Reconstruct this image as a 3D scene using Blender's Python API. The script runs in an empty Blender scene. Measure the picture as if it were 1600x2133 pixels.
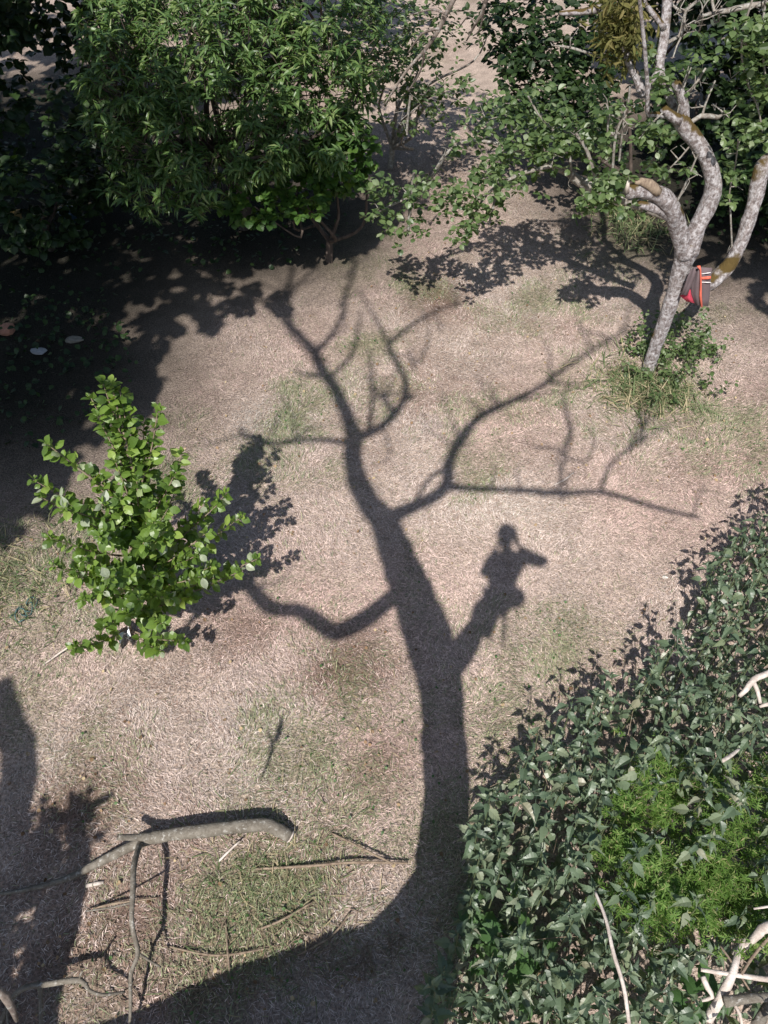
import bpy, math, random
import numpy as np
from mathutils import Vector, Matrix

rng = np.random.default_rng(7)
random.seed(7)
S = bpy.context.scene
COL = S.collection

# ---------------------------------------------------------------- camera, sky, sun, exposure
H = 5.8                       # the camera is held by somebody standing in a tree
PITCH = math.radians(50.0)
F = 1600.0                    # focal length in photograph pixels (1600 x 2133)
CP, SP = math.cos(PITCH), math.sin(PITCH)

cam_d = bpy.data.cameras.new('camera')
cam = bpy.data.objects.new('camera', cam_d); COL.objects.link(cam)
cam.location = (0, 0, H)
cam.rotation_euler = (math.pi / 2 - PITCH, 0, 0)
cam_d.sensor_fit = 'VERTICAL'; cam_d.sensor_height = 36.0; cam_d.sensor_width = 27.0
cam_d.lens = 36.0 * F / 2133.0
cam_d.clip_start = 0.01; cam_d.clip_end = 500
S.camera = cam


def ray(px, py):
    u = (px - 800.0) / F; v = (1066.5 - py) / F
    return np.array([u, CP + v * SP, -(SP - v * CP)])


def G(px, py, z=0.0):         # point at height z seen in direction of a pixel
    r = ray(px, py)
    return np.array([0, 0, H]) + r * ((z - H) / r[2])


def PY(px, py, y):            # point at forward distance y
    r = ray(px, py)
    return np.array([0, 0, H]) + r * (y / r[1])


ANTI = ray(1058, 1112); ANTI = ANTI / np.linalg.norm(ANTI)      # travelling direction of the sunlight
TOSUN = -ANTI


def up_sun(g, y=None, z=None):   # the caster that throws its shadow on ground point g
    g = np.asarray(g, float)
    t = (y - g[1]) / TOSUN[1] if y is not None else (z - g[2]) / TOSUN[2]
    return g + TOSUN * t


elev = math.asin(TOSUN[2]); azim = math.atan2(TOSUN[0], TOSUN[1])
W = bpy.data.worlds.new('World'); S.world = W; W.use_nodes = True
wn = W.node_tree.nodes; wl = W.node_tree.links
sky = wn.new('ShaderNodeTexSky'); sky.sky_type = 'NISHITA'; sky.sun_disc = False
sky.sun_elevation = elev; sky.sun_rotation = azim
bg = wn['Background']; bg.inputs['Strength'].default_value = 0.1
wl.new(sky.outputs[0], bg.inputs[0])
sun_d = bpy.data.lights.new('sun', 'SUN'); sun_d.energy = 5.0; sun_d.angle = math.radians(0.53)
sun_d.color = (1.0, 0.955, 0.905)
sun = bpy.data.objects.new('sun', sun_d); COL.objects.link(sun)
sun.rotation_euler = Vector(ANTI).to_track_quat('-Z', 'Y').to_euler()
S.view_settings.view_transform = 'Standard'; S.view_settings.look = 'None'
S.view_settings.exposure = 0.43; S.view_settings.gamma = 1.0
S.view_settings.use_curve_mapping = False
S.cycles.max_bounces = 6; S.cycles.diffuse_bounces = 3; S.cycles.transmission_bounces = 4
S.cycles.use_denoising = True

# ---------------------------------------------------------------- small tools


def rot(a):
    return np.array([[math.cos(a), -math.sin(a)], [math.sin(a), math.cos(a)]])


def hash2(i, j, seed):
    n = (i.astype(np.int64) * 374761393 + j.astype(np.int64) * 668265263 + seed * 974634777) & 0xFFFFFFFF
    n = ((n ^ (n >> 13)) * 1274126177) & 0xFFFFFFFF
    return ((n ^ (n >> 16)) & 0xFFFF) / 65535.0


def vnoise(x, y, scale, seed=0, octaves=3):
    x = np.asarray(x, float) * scale; y = np.asarray(y, float) * scale
    tot = 0; amp = 1; s = 0
    for o in range(octaves):
        xi = np.floor(x); yi = np.floor(y); fx = x - xi; fy = y - yi
        fx = fx * fx * (3 - 2 * fx); fy = fy * fy * (3 - 2 * fy)
        a = hash2(xi, yi, seed + o); b = hash2(xi + 1, yi, seed + o)
        c = hash2(xi, yi + 1, seed + o); d = hash2(xi + 1, yi + 1, seed + o)
        tot = tot + amp * ((a * (1 - fx) + b * fx) * (1 - fy) + (c * (1 - fx) + d * fx) * fy)
        s += amp; amp *= .5; x = x * 2 + 17.3; y = y * 2 + 5.1
    return tot / s


def in_poly(x, y, poly):
    x = np.asarray(x); y = np.asarray(y); inside = np.zeros(x.shape, bool)
    n = len(poly)
    for i in range(n):
        x1, y1 = poly[i]; x2, y2 = poly[(i + 1) % n]
        c = ((y1 > y) != (y2 > y)) & (x < (x2 - x1) * (y - y1) / (y2 - y1 + 1e-9) + x1)
        inside ^= c
    return inside


def sample_poly(poly, n):
    p = np.array(poly, float); lo = p.min(0); hi = p.max(0); out = np.zeros((0, 2))
    while len(out) < n:
        q = lo + rng.random((n * 2, 2)) * (hi - lo)
        out = np.vstack([out, q[in_poly(q[:, 0], q[:, 1], poly)]])
    return out[:n]


def project(P):
    P = np.atleast_2d(P); d = H - P[:, 2]
    cz = P[:, 1] * CP + d * SP; cy = P[:, 1] * SP - d * CP
    return 800 + F * P[:, 0] / cz, 1066.5 - F * cy / cz, cz


def norm(a):
    return a / (np.linalg.norm(a, axis=-1, keepdims=True) + 1e-12)


def mesh_np(name, V, faces_flat, sizes, mat, smooth=True, attrs=None):
    me = bpy.data.meshes.new(name)
    V = np.asarray(V, np.float32); sizes = np.asarray(sizes, np.int32); ff = np.asarray(faces_flat, np.int32)
    me.vertices.add(len(V)); me.vertices.foreach_set('co', V.ravel())
    me.loops.add(len(ff)); me.loops.foreach_set('vertex_index', ff)
    me.polygons.add(len(sizes))
    me.polygons.foreach_set('loop_start', np.concatenate([[0], np.cumsum(sizes)[:-1]]).astype(np.int32))
    me.polygons.foreach_set('loop_total', sizes)
    me.polygons.foreach_set('use_smooth', np.full(len(sizes), smooth))
    if attrs:
        for k, (typ, data) in attrs.items():
            a = me.attributes.new(k, typ, 'POINT')
            a.data.foreach_set('color' if typ == 'FLOAT_COLOR' else 'value', np.asarray(data, np.float32).ravel())
    me.materials.append(mat)
    me.update(calc_edges=True)
    return me


def link(name, me, parent=None, loc=None):
    o = bpy.data.objects.new(name, me); COL.objects.link(o)
    if parent is not None:
        o.parent = parent
    if loc is not None:
        o.location = loc
    return o


def tag(o, label, cat, group=None):
    o['label'] = label; o['category'] = cat
    if group:
        o['group'] = group
    return o


def thing(name, loc, label, cat, group=None):
    o = bpy.data.objects.new(name, None); COL.objects.link(o)
    o.location = Vector(loc); o.empty_display_size = .1
    return tag(o, label, cat, group)


class MB:
    """collects quads and polygons; build() makes one mesh object"""
    def __init__(s):
        s.V = []; s.F = []; s.n = 0

    def add(s, V, Fs):
        s.V.append(np.asarray(V, float)); s.F += [[i + s.n for i in f] for f in Fs]; s.n += len(V)

    def mesh(s, name, mat, origin=(0, 0, 0), smooth=True):
        V = np.vstack(s.V) - np.asarray(origin, float)
        return mesh_np(name, V, [i for f in s.F for i in f], [len(f) for f in s.F], mat, smooth)

    def build(s, name, mat, parent=None, origin=None, smooth=True):
        o = (0, 0, 0) if parent is None else parent_origin(parent)
        if origin is not None:
            o = origin
        ob = link(name, s.mesh(name, mat, o, smooth), parent)
        if parent is None and origin is not None:
            ob.location = Vector(origin)
        return ob

    def tube(s, pts, rad, sides=8, rough=0.0, cap=True, spacing=.06, knob=0.0):
        P, R = smooth_path(np.asarray(pts, float), np.asarray(rad, float), spacing)
        n = len(P)
        T = norm(np.gradient(P, axis=0))
        N = np.zeros_like(P); a = np.array([.3, .2, 1.]) if abs(T[0][2]) < .9 else np.array([1., .1, 0])
        a = a - T[0] * a.dot(T[0]); N[0] = a / np.linalg.norm(a)
        for i in range(1, n):
            b = N[i - 1] - T[i] * N[i - 1].dot(T[i]); N[i] = b / (np.linalg.norm(b) + 1e-9)
        B = np.cross(T, N)
        th = np.arange(sides) * 2 * math.pi / sides
        rr = R[:, None] * np.ones((1, sides))
        if rough > 0:
            sd = rng.integers(0, 9999)
            rr = rr * (1 + rough * (vnoise(np.arange(n)[:, None] * spacing * 7 + 0 * th, np.cos(th)[None] * 1.5 + np.sin(th)[None] * 2.3 + 9, 1.0, sd, 3) * 2 - 1))
        V = P[:, None, :] + rr[..., None] * (np.cos(th)[None, :, None] * N[:, None, :] + np.sin(th)[None, :, None] * B[:, None, :])
        V = V.reshape(-1, 3); Fs = []
        for i in range(n - 1):
            for k in range(sides):
                k2 = (k + 1) % sides
                Fs.append([i * sides + k, i * sides + k2, (i + 1) * sides + k2, (i + 1) * sides + k])
        if cap:
            Fs.append(list(range(sides))[::-1]); Fs.append([(n - 1) * sides + k for k in range(sides)])
        s.add(V, Fs)
        return s

    def box(s, c, half, R=None):
        c = np.asarray(c, float); v = np.array([[x, y, z] for x in (-1, 1) for y in (-1, 1) for z in (-1, 1)]) * np.asarray(half)
        if R is not None:
            v = v @ np.asarray(R).T
        s.add(v + c, [[0, 1, 3, 2], [4, 6, 7, 5], [0, 4, 5, 1], [2, 3, 7, 6], [0, 2, 6, 4], [1, 5, 7, 3]])
        return s


def parent_origin(p):
    v = Vector((0, 0, 0))
    while p is not None:
        v += p.location; p = p.parent
    return tuple(v)


def smooth_path(P, R, spacing):
    out = []; ro = []
    n = len(P)
    for i in range(n - 1):
        p0 = P[max(i - 1, 0)]; p1 = P[i]; p2 = P[i + 1]; p3 = P[min(i + 2, n - 1)]
        k = max(1, int(np.linalg.norm(p2 - p1) / spacing))
        for t in np.arange(k) / k:
            out.append(.5 * ((2 * p1) + (-p0 + p2) * t + (2 * p0 - 5 * p1 + 4 * p2 - p3) * t * t + (-p0 + 3 * p1 - 3 * p2 + p3) * t ** 3))
            ro.append(R[i] * (1 - t) + R[i + 1] * t)
    out.append(P[-1]); ro.append(R[-1])
    return np.array(out), np.array(ro)


# ---------------------------------------------------------------- materials
def mat_new(name):
    m = bpy.data.materials.new(name); m.use_nodes = True
    nt = m.node_tree; return m, nt, nt.nodes, nt.links, nt.nodes['Principled BSDF']


def ramp(nodes, stops):
    r = nodes.new('ShaderNodeValToRGB'); e = r.color_ramp.elements
    while len(e) > 1:
        e.remove(e[-1])
    e[0].position = stops[0][0]; e[0].color = (*stops[0][1], 1)
    for p, c in stops[1:]:
        x = e.new(p); x.color = (*c, 1)
    return r


def mat_leaf(name, stops, rough=.45, trans=.3, spec=.4, tcol=1.5):
    m, nt, N, L, P = mat_new(name)
    at = N.new('ShaderNodeAttribute'); at.attribute_name = 'tint'
    oi = N.new('ShaderNodeObjectInfo')
    ad = N.new('ShaderNodeMath'); ad.operation = 'ADD'; L.new(at.outputs['Fac'], ad.inputs[0]); L.new(oi.outputs['Random'], ad.inputs[1])
    fr = N.new('ShaderNodeMath'); fr.operation = 'FRACT'; L.new(ad.outputs[0], fr.inputs[0])
    r = ramp(N, stops); L.new(fr.outputs[0], r.inputs[0])
    L.new(r.outputs[0], P.inputs['Base Color']); P.inputs['Roughness'].default_value = rough
    P.inputs['Specular IOR Level'].default_value = spec
    tr = N.new('ShaderNodeBsdfTranslucent')
    mx = N.new('ShaderNodeMix'); mx.data_type = 'RGBA'; mx.blend_type = 'MULTIPLY'; mx.inputs[0].default_value = 1
    L.new(r.outputs[0], mx.inputs[6]); mx.inputs[7].default_value = (tcol * 1.1, tcol * 1.15, tcol * .45, 1)
    L.new(mx.outputs[2], tr.inputs[0])
    ms = N.new('ShaderNodeMixShader'); ms.inputs[0].default_value = trans
    L.new(P.outputs[0], ms.inputs[1]); L.new(tr.outputs[0], ms.inputs[2])
    L.new(ms.outputs[0], N['Material Output'].inputs[0])
    return m


def mat_col(name, rough=.85, attr='col'):
    m, nt, N, L, P = mat_new(name)
    at = N.new('ShaderNodeAttribute'); at.attribute_name = attr
    L.new(at.outputs['Color'], P.inputs['Base Color']); P.inputs['Roughness'].default_value = rough
    P.inputs['Specular IOR Level'].default_value = .2
    return m


def mat_bark(name, base, dark, lichen=None, lich_amt=.5, moss=None, moss_amt=.6, scale=18, bump=.5):
    m, nt, N, L, P = mat_new(name)
    tc = N.new('ShaderNodeTexCoord'); ge = N.new('ShaderNodeNewGeometry')
    pos = ge.outputs['Position']
    n1 = N.new('ShaderNodeTexNoise'); n1.inputs['Scale'].default_value = scale; n1.inputs['Detail'].default_value = 8; n1.inputs['Roughness'].default_value = .7
    mp = N.new('ShaderNodeMapping'); mp.inputs['Scale'].default_value = (1, 1, .32); L.new(pos, mp.inputs['Vector'])
    L.new(mp.outputs[0], n1.inputs['Vector'])
    r = ramp(N, [(.36, dark), (.62, base), (.8, tuple(min(1, c * 1.25) for c in base))]); L.new(n1.outputs[0], r.inputs[0])
    col = r.outputs[0]
    if lichen:
        n2 = N.new('ShaderNodeTexNoise'); n2.inputs['Scale'].default_value = 26; n2.inputs['Detail'].default_value = 6; n2.inputs['Roughness'].default_value = .75
        L.new(pos, n2.inputs['Vector'])
        r2 = ramp(N, [(1 - lich_amt - .07, (0, 0, 0)), (1 - lich_amt + .12, (1, 1, 1))]); L.new(n2.outputs[0], r2.inputs[0])
        mx = N.new('ShaderNodeMix'); mx.data_type = 'RGBA'; L.new(r2.outputs[0], mx.inputs[0]); L.new(col, mx.inputs[6]); mx.inputs[7].default_value = (*lichen, 1)
        col = mx.outputs[2]
    if moss:
        n3 = N.new('ShaderNodeTexNoise'); n3.inputs['Scale'].default_value = 3.0; n3.inputs['Detail'].default_value = 7
        L.new(pos, n3.inputs['Vector'])
        sx = N.new('ShaderNodeSeparateXYZ'); L.new(ge.outputs['Normal'], sx.inputs[0])
        a1 = N.new('ShaderNodeMath'); a1.operation = 'MULTIPLY_ADD'; L.new(sx.outputs[2], a1.inputs[0]); a1.inputs[1].default_value = .22; L.new(n3.outputs[0], a1.inputs[2])
        r3 = ramp(N, [(moss_amt, (0, 0, 0)), (moss_amt + .07, (1, 1, 1))]); L.new(a1.outputs[0], r3.inputs[0])
        mx = N.new('ShaderNodeMix'); mx.data_type = 'RGBA'; L.new(r3.outputs[0], mx.inputs[0]); L.new(col, mx.inputs[6]); mx.inputs[7].default_value = (*moss, 1)
        col = mx.outputs[2]
    L.new(col, P.inputs['Base Color']); P.inputs['Roughness'].default_value = .9; P.inputs['Specular IOR Level'].default_value = .2
    bp = N.new('ShaderNodeBump'); bp.inputs['Strength'].default_value = bump; bp.inputs['Distance'].default_value = .03
    L.new(n1.outputs[0], bp.inputs['Height']); L.new(bp.outputs[0], P.inputs['Normal'])
    return m


def mat_plain(name, c, rough=.7, noise=.25, scale=30):
    m, nt, N, L, P = mat_new(name)
    n1 = N.new('ShaderNodeTexNoise'); n1.inputs['Scale'].default_value = scale; n1.inputs['Detail'].default_value = 5
    ge = N.new('ShaderNodeNewGeometry'); L.new(ge.outputs['Position'], n1.inputs['Vector'])
    r = ramp(N, [(.25, tuple(x * (1 - noise) for x in c)), (.75, tuple(min(1, x * (1 + noise)) for x in c))]); L.new(n1.outputs[0], r.inputs[0])
    L.new(r.outputs[0], P.inputs['Base Color']); P.inputs['Roughness'].default_value = rough
    return m


M_APPLE = mat_leaf('apple_leaf', [(0, (.06, .11, .022)), (.4, (.10, .17, .03)), (.8, (.155, .245, .045)), (.92, (.25, .34, .08)), (.965, (.30, .34, .24)), (1, (.32, .36, .26))], .4, .35, .5)
M_APPLE_OLD = mat_leaf('orchard_leaf', [(0, (.05, .085, .03)), (.5, (.09, .14, .05)), (.9, (.14, .195, .075)), (.96, (.22, .27, .16)), (1, (.24, .28, .18))], .42, .35, .5)
M_PEACH = mat_leaf('peach_leaf', [(0, (.045, .09, .026)), (.5, (.085, .15, .042)), (.85, (.14, .21, .065)), (1, (.22, .27, .11))], .42, .3, .5)
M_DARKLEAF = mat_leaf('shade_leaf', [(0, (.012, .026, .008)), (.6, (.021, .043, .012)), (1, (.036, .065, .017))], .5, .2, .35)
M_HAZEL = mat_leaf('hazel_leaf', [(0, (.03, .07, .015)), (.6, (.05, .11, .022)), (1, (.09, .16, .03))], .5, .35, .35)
M_NETTLE = mat_leaf('nettle_leaf', [(0, (.06, .09, .055)), (.45, (.092, .135, .078)), (.75, (.13, .175, .105)), (.9, (.17, .21, .12)), (.97, (.22, .24, .17)), (1, (.26, .25, .17))], .42, .25, .55, 1.2)
M_CLEAVER = mat_leaf('cleavers_leaf', [(0, (.07, .14, .025)), (.6, (.11, .20, .038)), (.9, (.18, .25, .07)), (1, (.34, .30, .16))], .6, .35, .3)
M_BRYONY = mat_leaf('bryony_leaf', [(0, (.05, .11, .035)), (1, (.085, .16, .05))], .5, .3, .4)
M_BARK_OLD = mat_bark('old_apple_bark', (.27, .23, .22), (.085, .065, .06), (.52, .50, .505), .49, (.095, .065, .022), .60, 30, 1.0)
M_BARK_DEAD = mat_bark('dead_tree_bark', (.24, .20, .17), (.09, .07, .06), (.45, .45, .42), .4)
M_BARK_PEACH = mat_bark('peach_bark', (.11, .085, .07), (.04, .03, .025))
M_TWIG_PALE = mat_bark('lichen_twig', (.27, .24, .205), (.12, .10, .085), (.40, .40, .37), .45)
M_STICK = mat_bark('dry_stick', (.30, .235, .17), (.14, .10, .075), None, 0, None, 0, 30)
M_LOG = mat_bark('fallen_bark', (.20, .18, .15), (.11, .095, .075), (.62, .61, .57), .375, None, 0, 22)
M_BONE = mat_bark('bleached_wood', (.62, .55, .49), (.34, .28, .24), None, 0, None, 0, 14)
M_STEM = mat_plain('green_stem', (.09, .11, .05), .6)
M_STRAW = mat_col('straw_blade', .75)

# ---------------------------------------------------------------- leaf shapes (length 1 along +Y, normal +Z)


def leaf_template(profile, fold=.25, droop=.25, curl=0.0, jag=0.0, petiole=0.0):
    """profile: list of (t, half width); two half blades folded on the midrib"""
    V = []; Fs = []
    k = len(profile)
    for i, (t, w) in enumerate(profile):
        z = -droop * t * t
        y = t * (1 - .35 * droop * t)
        jy = jag if i % 2 else 0
        V += [[0, y, z], [-w, y + jy, z + fold * w - curl * w * w * 6], [w, y + jy, z + fold * w - curl * w * w * 6]]
    for i in range(k - 1):
        a = i * 3; b = a + 3
        Fs += [[a, a + 1, b + 1, b], [a, b, b + 2, a + 2]]
    V = np.array(V, float)
    if petiole > 0:
        n = len(V); V[:, 1] = V[:, 1] * (1 - petiole) + petiole
        V = np.vstack([V, [[-.012, 0, 0.02], [.012, 0, 0.02], [.012, petiole, 0], [-.012, petiole, 0]]])
        Fs.append([n, n + 1, n + 2, n + 3])
    return V, Fs


T_APPLE = [leaf_template([(0, .02), (.12, .17), (.32, .29), (.55, .30), (.78, .19), (.92, .07), (1, .0)], f, d, c, 0, .12) for f, d, c in ((.35, .25, .1), (.2, .45, .25), (.5, .1, .0))]
T_PEACH = [leaf_template([(0, .015), (.2, .09), (.5, .115), (.8, .06), (1, 0)], f, d) for f, d in ((.4, .55), (.3, .8), (.5, .35))]
T_NETTLE = [leaf_template([(0, .05), (.05, .15), (.10, .18), (.2, .235), (.25, .215), (.35, .22), (.42, .16), (.52, .15), (.6, .105), (.72, .075), (.85, .028), (1, 0)], f, d, 0, .035, .14) for f, d in ((.35, .45), (.25, .7), (.5, .3))]
for _t in T_NETTLE:
    _t[0][:, 0] *= .8
T_ROUND = [leaf_template([(0, .05), (.1, .3), (.3, .42), (.55, .44), (.8, .27), (.92, .1), (1, .0)], f, d, 0, 0, .1) for f, d in ((.2, .3), (.1, .5))]
T_NETLOW = [leaf_template([(0, .05), (.15, .17), (.4, .15), (.7, .06), (1, 0)], f, d) for f, d in ((.35, .45), (.25, .7))]
T_LOW = [leaf_template([(0, .06), (.3, .40), (.7, .34), (1, 0)], f, d) for f, d in ((.2, .3), (.1, .5))]
T_FINE = [leaf_template([(0, .03), (.5, .09), (1, 0)], .2, .2)]
T_LOBED = [leaf_template([(0, .08), (.05, .36), (.18, .27), (.3, .48), (.42, .25), (.6, .27), (.75, .16), (1, 0)], .12, .3, 0, 0, .1)]


def frames(D, Nn):
    D = norm(D); X = norm(np.cross(D, Nn)); Z = np.cross(X, D)
    return np.stack([X, D, Z], axis=2)      # columns


def leaf_mesh(name, tmpl_list, P, D, Nn, size, mat, origin=(0, 0, 0)):
    Mx = frames(D, Nn); n = len(P); which = rng.integers(0, len(tmpl_list), n)
    Vs = []; Fl = []; Sz = []; tint = []; off = 0
    for ti, (tv, tf) in enumerate(tmpl_list):
        idx = np.where(which == ti)[0]
        if len(idx) == 0:
            continue
        wj = 0.85 + .3 * rng.random((len(idx), 1))
        lv = np.repeat(tv[None], len(idx), 0) * size[idx][:, None, None]
        lv[:, :, 0] *= wj
        v = np.einsum('nij,nkj->nki', Mx[idx], lv) + (P[idx] - np.asarray(origin))[:, None, :]
        Vs.append(v.reshape(-1, 3)); tint.append(np.repeat(rng.random(len(idx)), len(tv)))
        ff = np.array([i for f in tf for i in f])
        Fl.append((ff[None] + (np.arange(len(idx)) * len(tv))[:, None] + off).ravel())
        Sz.append(np.tile([len(f) for f in tf], len(idx)))
        off += len(idx) * len(tv)
    return mesh_np(name, np.vstack(Vs), np.concatenate(Fl), np.concatenate(Sz), mat, False, {'tint': ('FLOAT', np.concatenate(tint))})


_tm = {}


def leaf_shared(tmpl_list, mat, i):
    key = (id(tmpl_list), mat.name, i)
    if key not in _tm:
        tv, tf = tmpl_list[i]
        _tm[key] = mesh_np('leaf', tv, [k for f in tf for k in f], [len(f) for f in tf], mat, False)
    return _tm[key]


def leaf_objects(parent, tmpl_list, P, D, Nn, size, mat, name='leaf'):
    Mx = frames(D, Nn); po = np.array(parent_origin(parent))
    for k in range(len(P)):
        o = bpy.data.objects.new(name, leaf_shared(tmpl_list, mat, int(rng.integers(0, len(tmpl_list)))))
        COL.objects.link(o); o.parent = parent
        m = Matrix.Identity(4)
        for r in range(3):
            for c in range(3):
                m[r][c] = Mx[k][r][c] * size[k]
            m[r][3] = P[k][r] - po[r]
        o.matrix_basis = m


def leaves(parent, tmpl_list, P, D, Nn, size, mat, n_obj=300, crown='foliage', want=None):
    """the n_obj leaves that show largest are parts of their own, the rest one part"""
    P = np.asarray(P); px, py, cz = project(P)
    vis = (px > 0) & (px < 1600) & (py > 0) & (py < 2133) & (cz > 0)
    score = np.where(vis, size / np.maximum(cz, .1), 0)
    # prefer leaves on the camera side of the crown
    score = score * (1 + .3 * rng.random(len(P)))
    order = np.argsort(-score)
    n_obj = min(n_obj, int(vis.sum()))
    a = order[:n_obj]; b = order[n_obj:]
    if n_obj:
        leaf_objects(parent, tmpl_list, P[a], D[a], Nn[a], size[a], mat)
    if len(b):
        o = link(crown, leaf_mesh(crown, tmpl_list, P[b], D[b], Nn[b], size[b], mat, parent_origin(parent)), parent)
        o['kind'] = 'stuff'


def rand_dirs(n):
    return norm(rng.normal(size=(n, 3)))


def rosette(c, n, spread_z=.2, size=.08, droop=.0, axis=None):
    """n leaves round a spur at c"""
    a = rng.random() * 6.28 + np.arange(n) * 2.4 + rng.normal(size=n) * .3
    el = spread_z + rng.normal(size=n) * .35
    D = np.stack([np.cos(a) * np.cos(el), np.sin(a) * np.cos(el), np.sin(el) - droop], 1)
    P = np.asarray(c)[None] + D * .012
    N = np.array([0, 0, 1.]) + rng.normal(size=(n, 3)) * .35
    return P, D, N, size * (.65 + .6 * rng.random(n))


def cat(lst):
    return [np.concatenate([np.atleast_1d(x[i]) if i == 3 else x[i] for x in lst]) for i in range(4)]


# ================================================================= GROUND
GREEN = [(1000, 970, .35), (760, 1480, .55), (640, 1560, .5), (560, 1850, .7), (700, 1830, .55), (1150, 630, .6), (1310, 830, .7), (1400, 800, .5), (690, 560, .7), (40, 1190, .9), (120, 1300, .6),
         (760, 720, .3), (400, 870, .5), (1180, 1400, .5), (1060, 1500, .5), (860, 600, .4), (1330, 520, .7), (780, 1640, .5), (250, 1580, .45), (1500, 880, .6), (330, 1000, .4), (940, 1900, .6), (900, 1750, .5), (600, 860, .5)]
BROWN = [(450, 1980, 1.1), (250, 1950, 1.0), (620, 1830, .6), (330, 1850, .7), (150, 1720, .6), (800, 1600, .3), (620, 1930, .4), (100, 2000, 1.0), (900, 620, .45), (700, 1400, .4), (500, 1320, .35)]
PAINTED_SHADE = [(-5.5, 9.5, 3.6), (-4.2, 7.0, 2.0), (-2.0, 10.5, 2.2), (5.4, 11.5, 3.0), (7.5, 9.5, 3.0), (-7, 7, 3), (-6.0, 13, 3)]  # tree-shade darkness put into the ground colour, by centre and radius


def ground_fields(x, y):
    g = np.zeros_like(x); b = np.zeros_like(x); s = np.zeros_like(x)
    for px, py, r in GREEN:
        c = G(px, py); g = np.maximum(g, np.exp(-((x - c[0]) ** 2 + (y - c[1]) ** 2) / (2 * (r * .75) ** 2)))
    for px, py, r in BROWN:
        c = G(px, py); b = np.maximum(b, np.exp(-((x - c[0]) ** 2 + (y - c[1]) ** 2) / (2 * (r * .7) ** 2)))
    for cx, cy, r in PAINTED_SHADE:
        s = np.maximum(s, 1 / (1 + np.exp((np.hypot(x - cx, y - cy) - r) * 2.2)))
    n1 = vnoise(x, y, 1.1, 11, 4); n2 = vnoise(x, y, 4.0, 23, 3)
    g = np.clip(g * .72 + (n1 - .62) * 1.3 + (n2 - .5) * .9, 0, 1)
    b = np.clip(b * .95 + (vnoise(x, y, .9, 41, 4) - .55) * 1.7 + (vnoise(x, y, 5., 43, 3) - .5) * .5, 0, 1)
    return g, b, s


def height(x, y):
    return (vnoise(x, y, .7, 5, 3) - .5) * .05 + (vnoise(x, y, 4, 6, 2) - .5) * .02


def grid_mesh(name, x0, x1, y0, y1, nx, ny, mat, zoff=0):
    xs = np.linspace(x0, x1, nx); ys = np.linspace(y0, y1, ny)
    X, Y = np.meshgrid(xs, ys); X = X.ravel(); Y = Y.ravel()
    Z = height(X, Y) + zoff
    i = (np.arange(ny - 1)[:, None] * nx + np.arange(nx - 1)[None]).ravel()
    Fq = np.stack([i, i + 1, i + nx + 1, i + nx], 1)
    g, b, s = ground_fields(X, Y)
    n = vnoise(X, Y, 9, 71, 3)[:, None]
    straw = np.array([.43, .34, .28]) * (.7 + .6 * n)
    col = straw * (1 - b[:, None]) + np.array([.17, .115, .092]) * b[:, None] * (.7 + .6 * n)
    col = col * (1 - .6 * g[:, None]) + np.array([.16, .17, .08]) * .6 * g[:, None]
    col = col * (1 - s[:, None]) + np.array([.022, .021, .016]) * s[:, None]  # near-black mixed in as painted shade under the trees
    c4 = np.concatenate([col, np.ones((len(col), 1))], 1)
    return mesh_np(name, np.stack([X, Y, Z], 1), Fq.ravel(), np.full(len(Fq), 4), mat, True, {'col': ('FLOAT_COLOR', c4)})


m, nt, N_, L_, P_ = mat_new('dry_lawn')
at = N_.new('ShaderNodeAttribute'); at.attribute_name = 'col'
n1 = N_.new('ShaderNodeTexNoise'); n1.inputs['Scale'].default_value = 60; n1.inputs['Detail'].default_value = 8
ge = N_.new('ShaderNodeNewGeometry'); L_.new(ge.outputs['Position'], n1.inputs['Vector'])
rr = ramp(N_, [(.3, (.45, .45, .45)), (.7, (1.3, 1.3, 1.3))]); L_.new(n1.outputs[0], rr.inputs[0])
mx = N_.new('ShaderNodeMix'); mx.data_type = 'RGBA'; mx.blend_type = 'MULTIPLY'; mx.inputs[0].default_value = 1
L_.new(at.outputs['Color'], mx.inputs[6]); L_.new(rr.outputs[0], mx.inputs[7]); L_.new(mx.outputs[2], P_.inputs['Base Color'])
P_.inputs['Roughness'].default_value = .95; P_.inputs['Specular IOR Level'].default_value = .1
bp = N_.new('ShaderNodeBump'); bp.inputs['Strength'].default_value = .8; bp.inputs['Distance'].default_value = .03
L_.new(n1.outputs[0], bp.inputs['Height']); L_.new(bp.outputs[0], P_.inputs['Normal'])
M_LAWN = m
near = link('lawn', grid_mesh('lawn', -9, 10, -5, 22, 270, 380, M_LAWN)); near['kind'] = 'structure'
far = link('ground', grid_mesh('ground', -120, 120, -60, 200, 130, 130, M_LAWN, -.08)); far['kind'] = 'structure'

# nettle bed outline (in the photograph, at leaf height)
BED = [(1720, 960), (1590, 1030), (1560, 1090), (1500, 1140), (1490, 1240), (1400, 1330), (1300, 1400), (1230, 1440), (1160, 1500), (1085, 1590), (1000, 1650), (985, 1760), (960, 1900), (920, 2020), (900, 2200), (1780, 2260), (1780, 960)]

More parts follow.
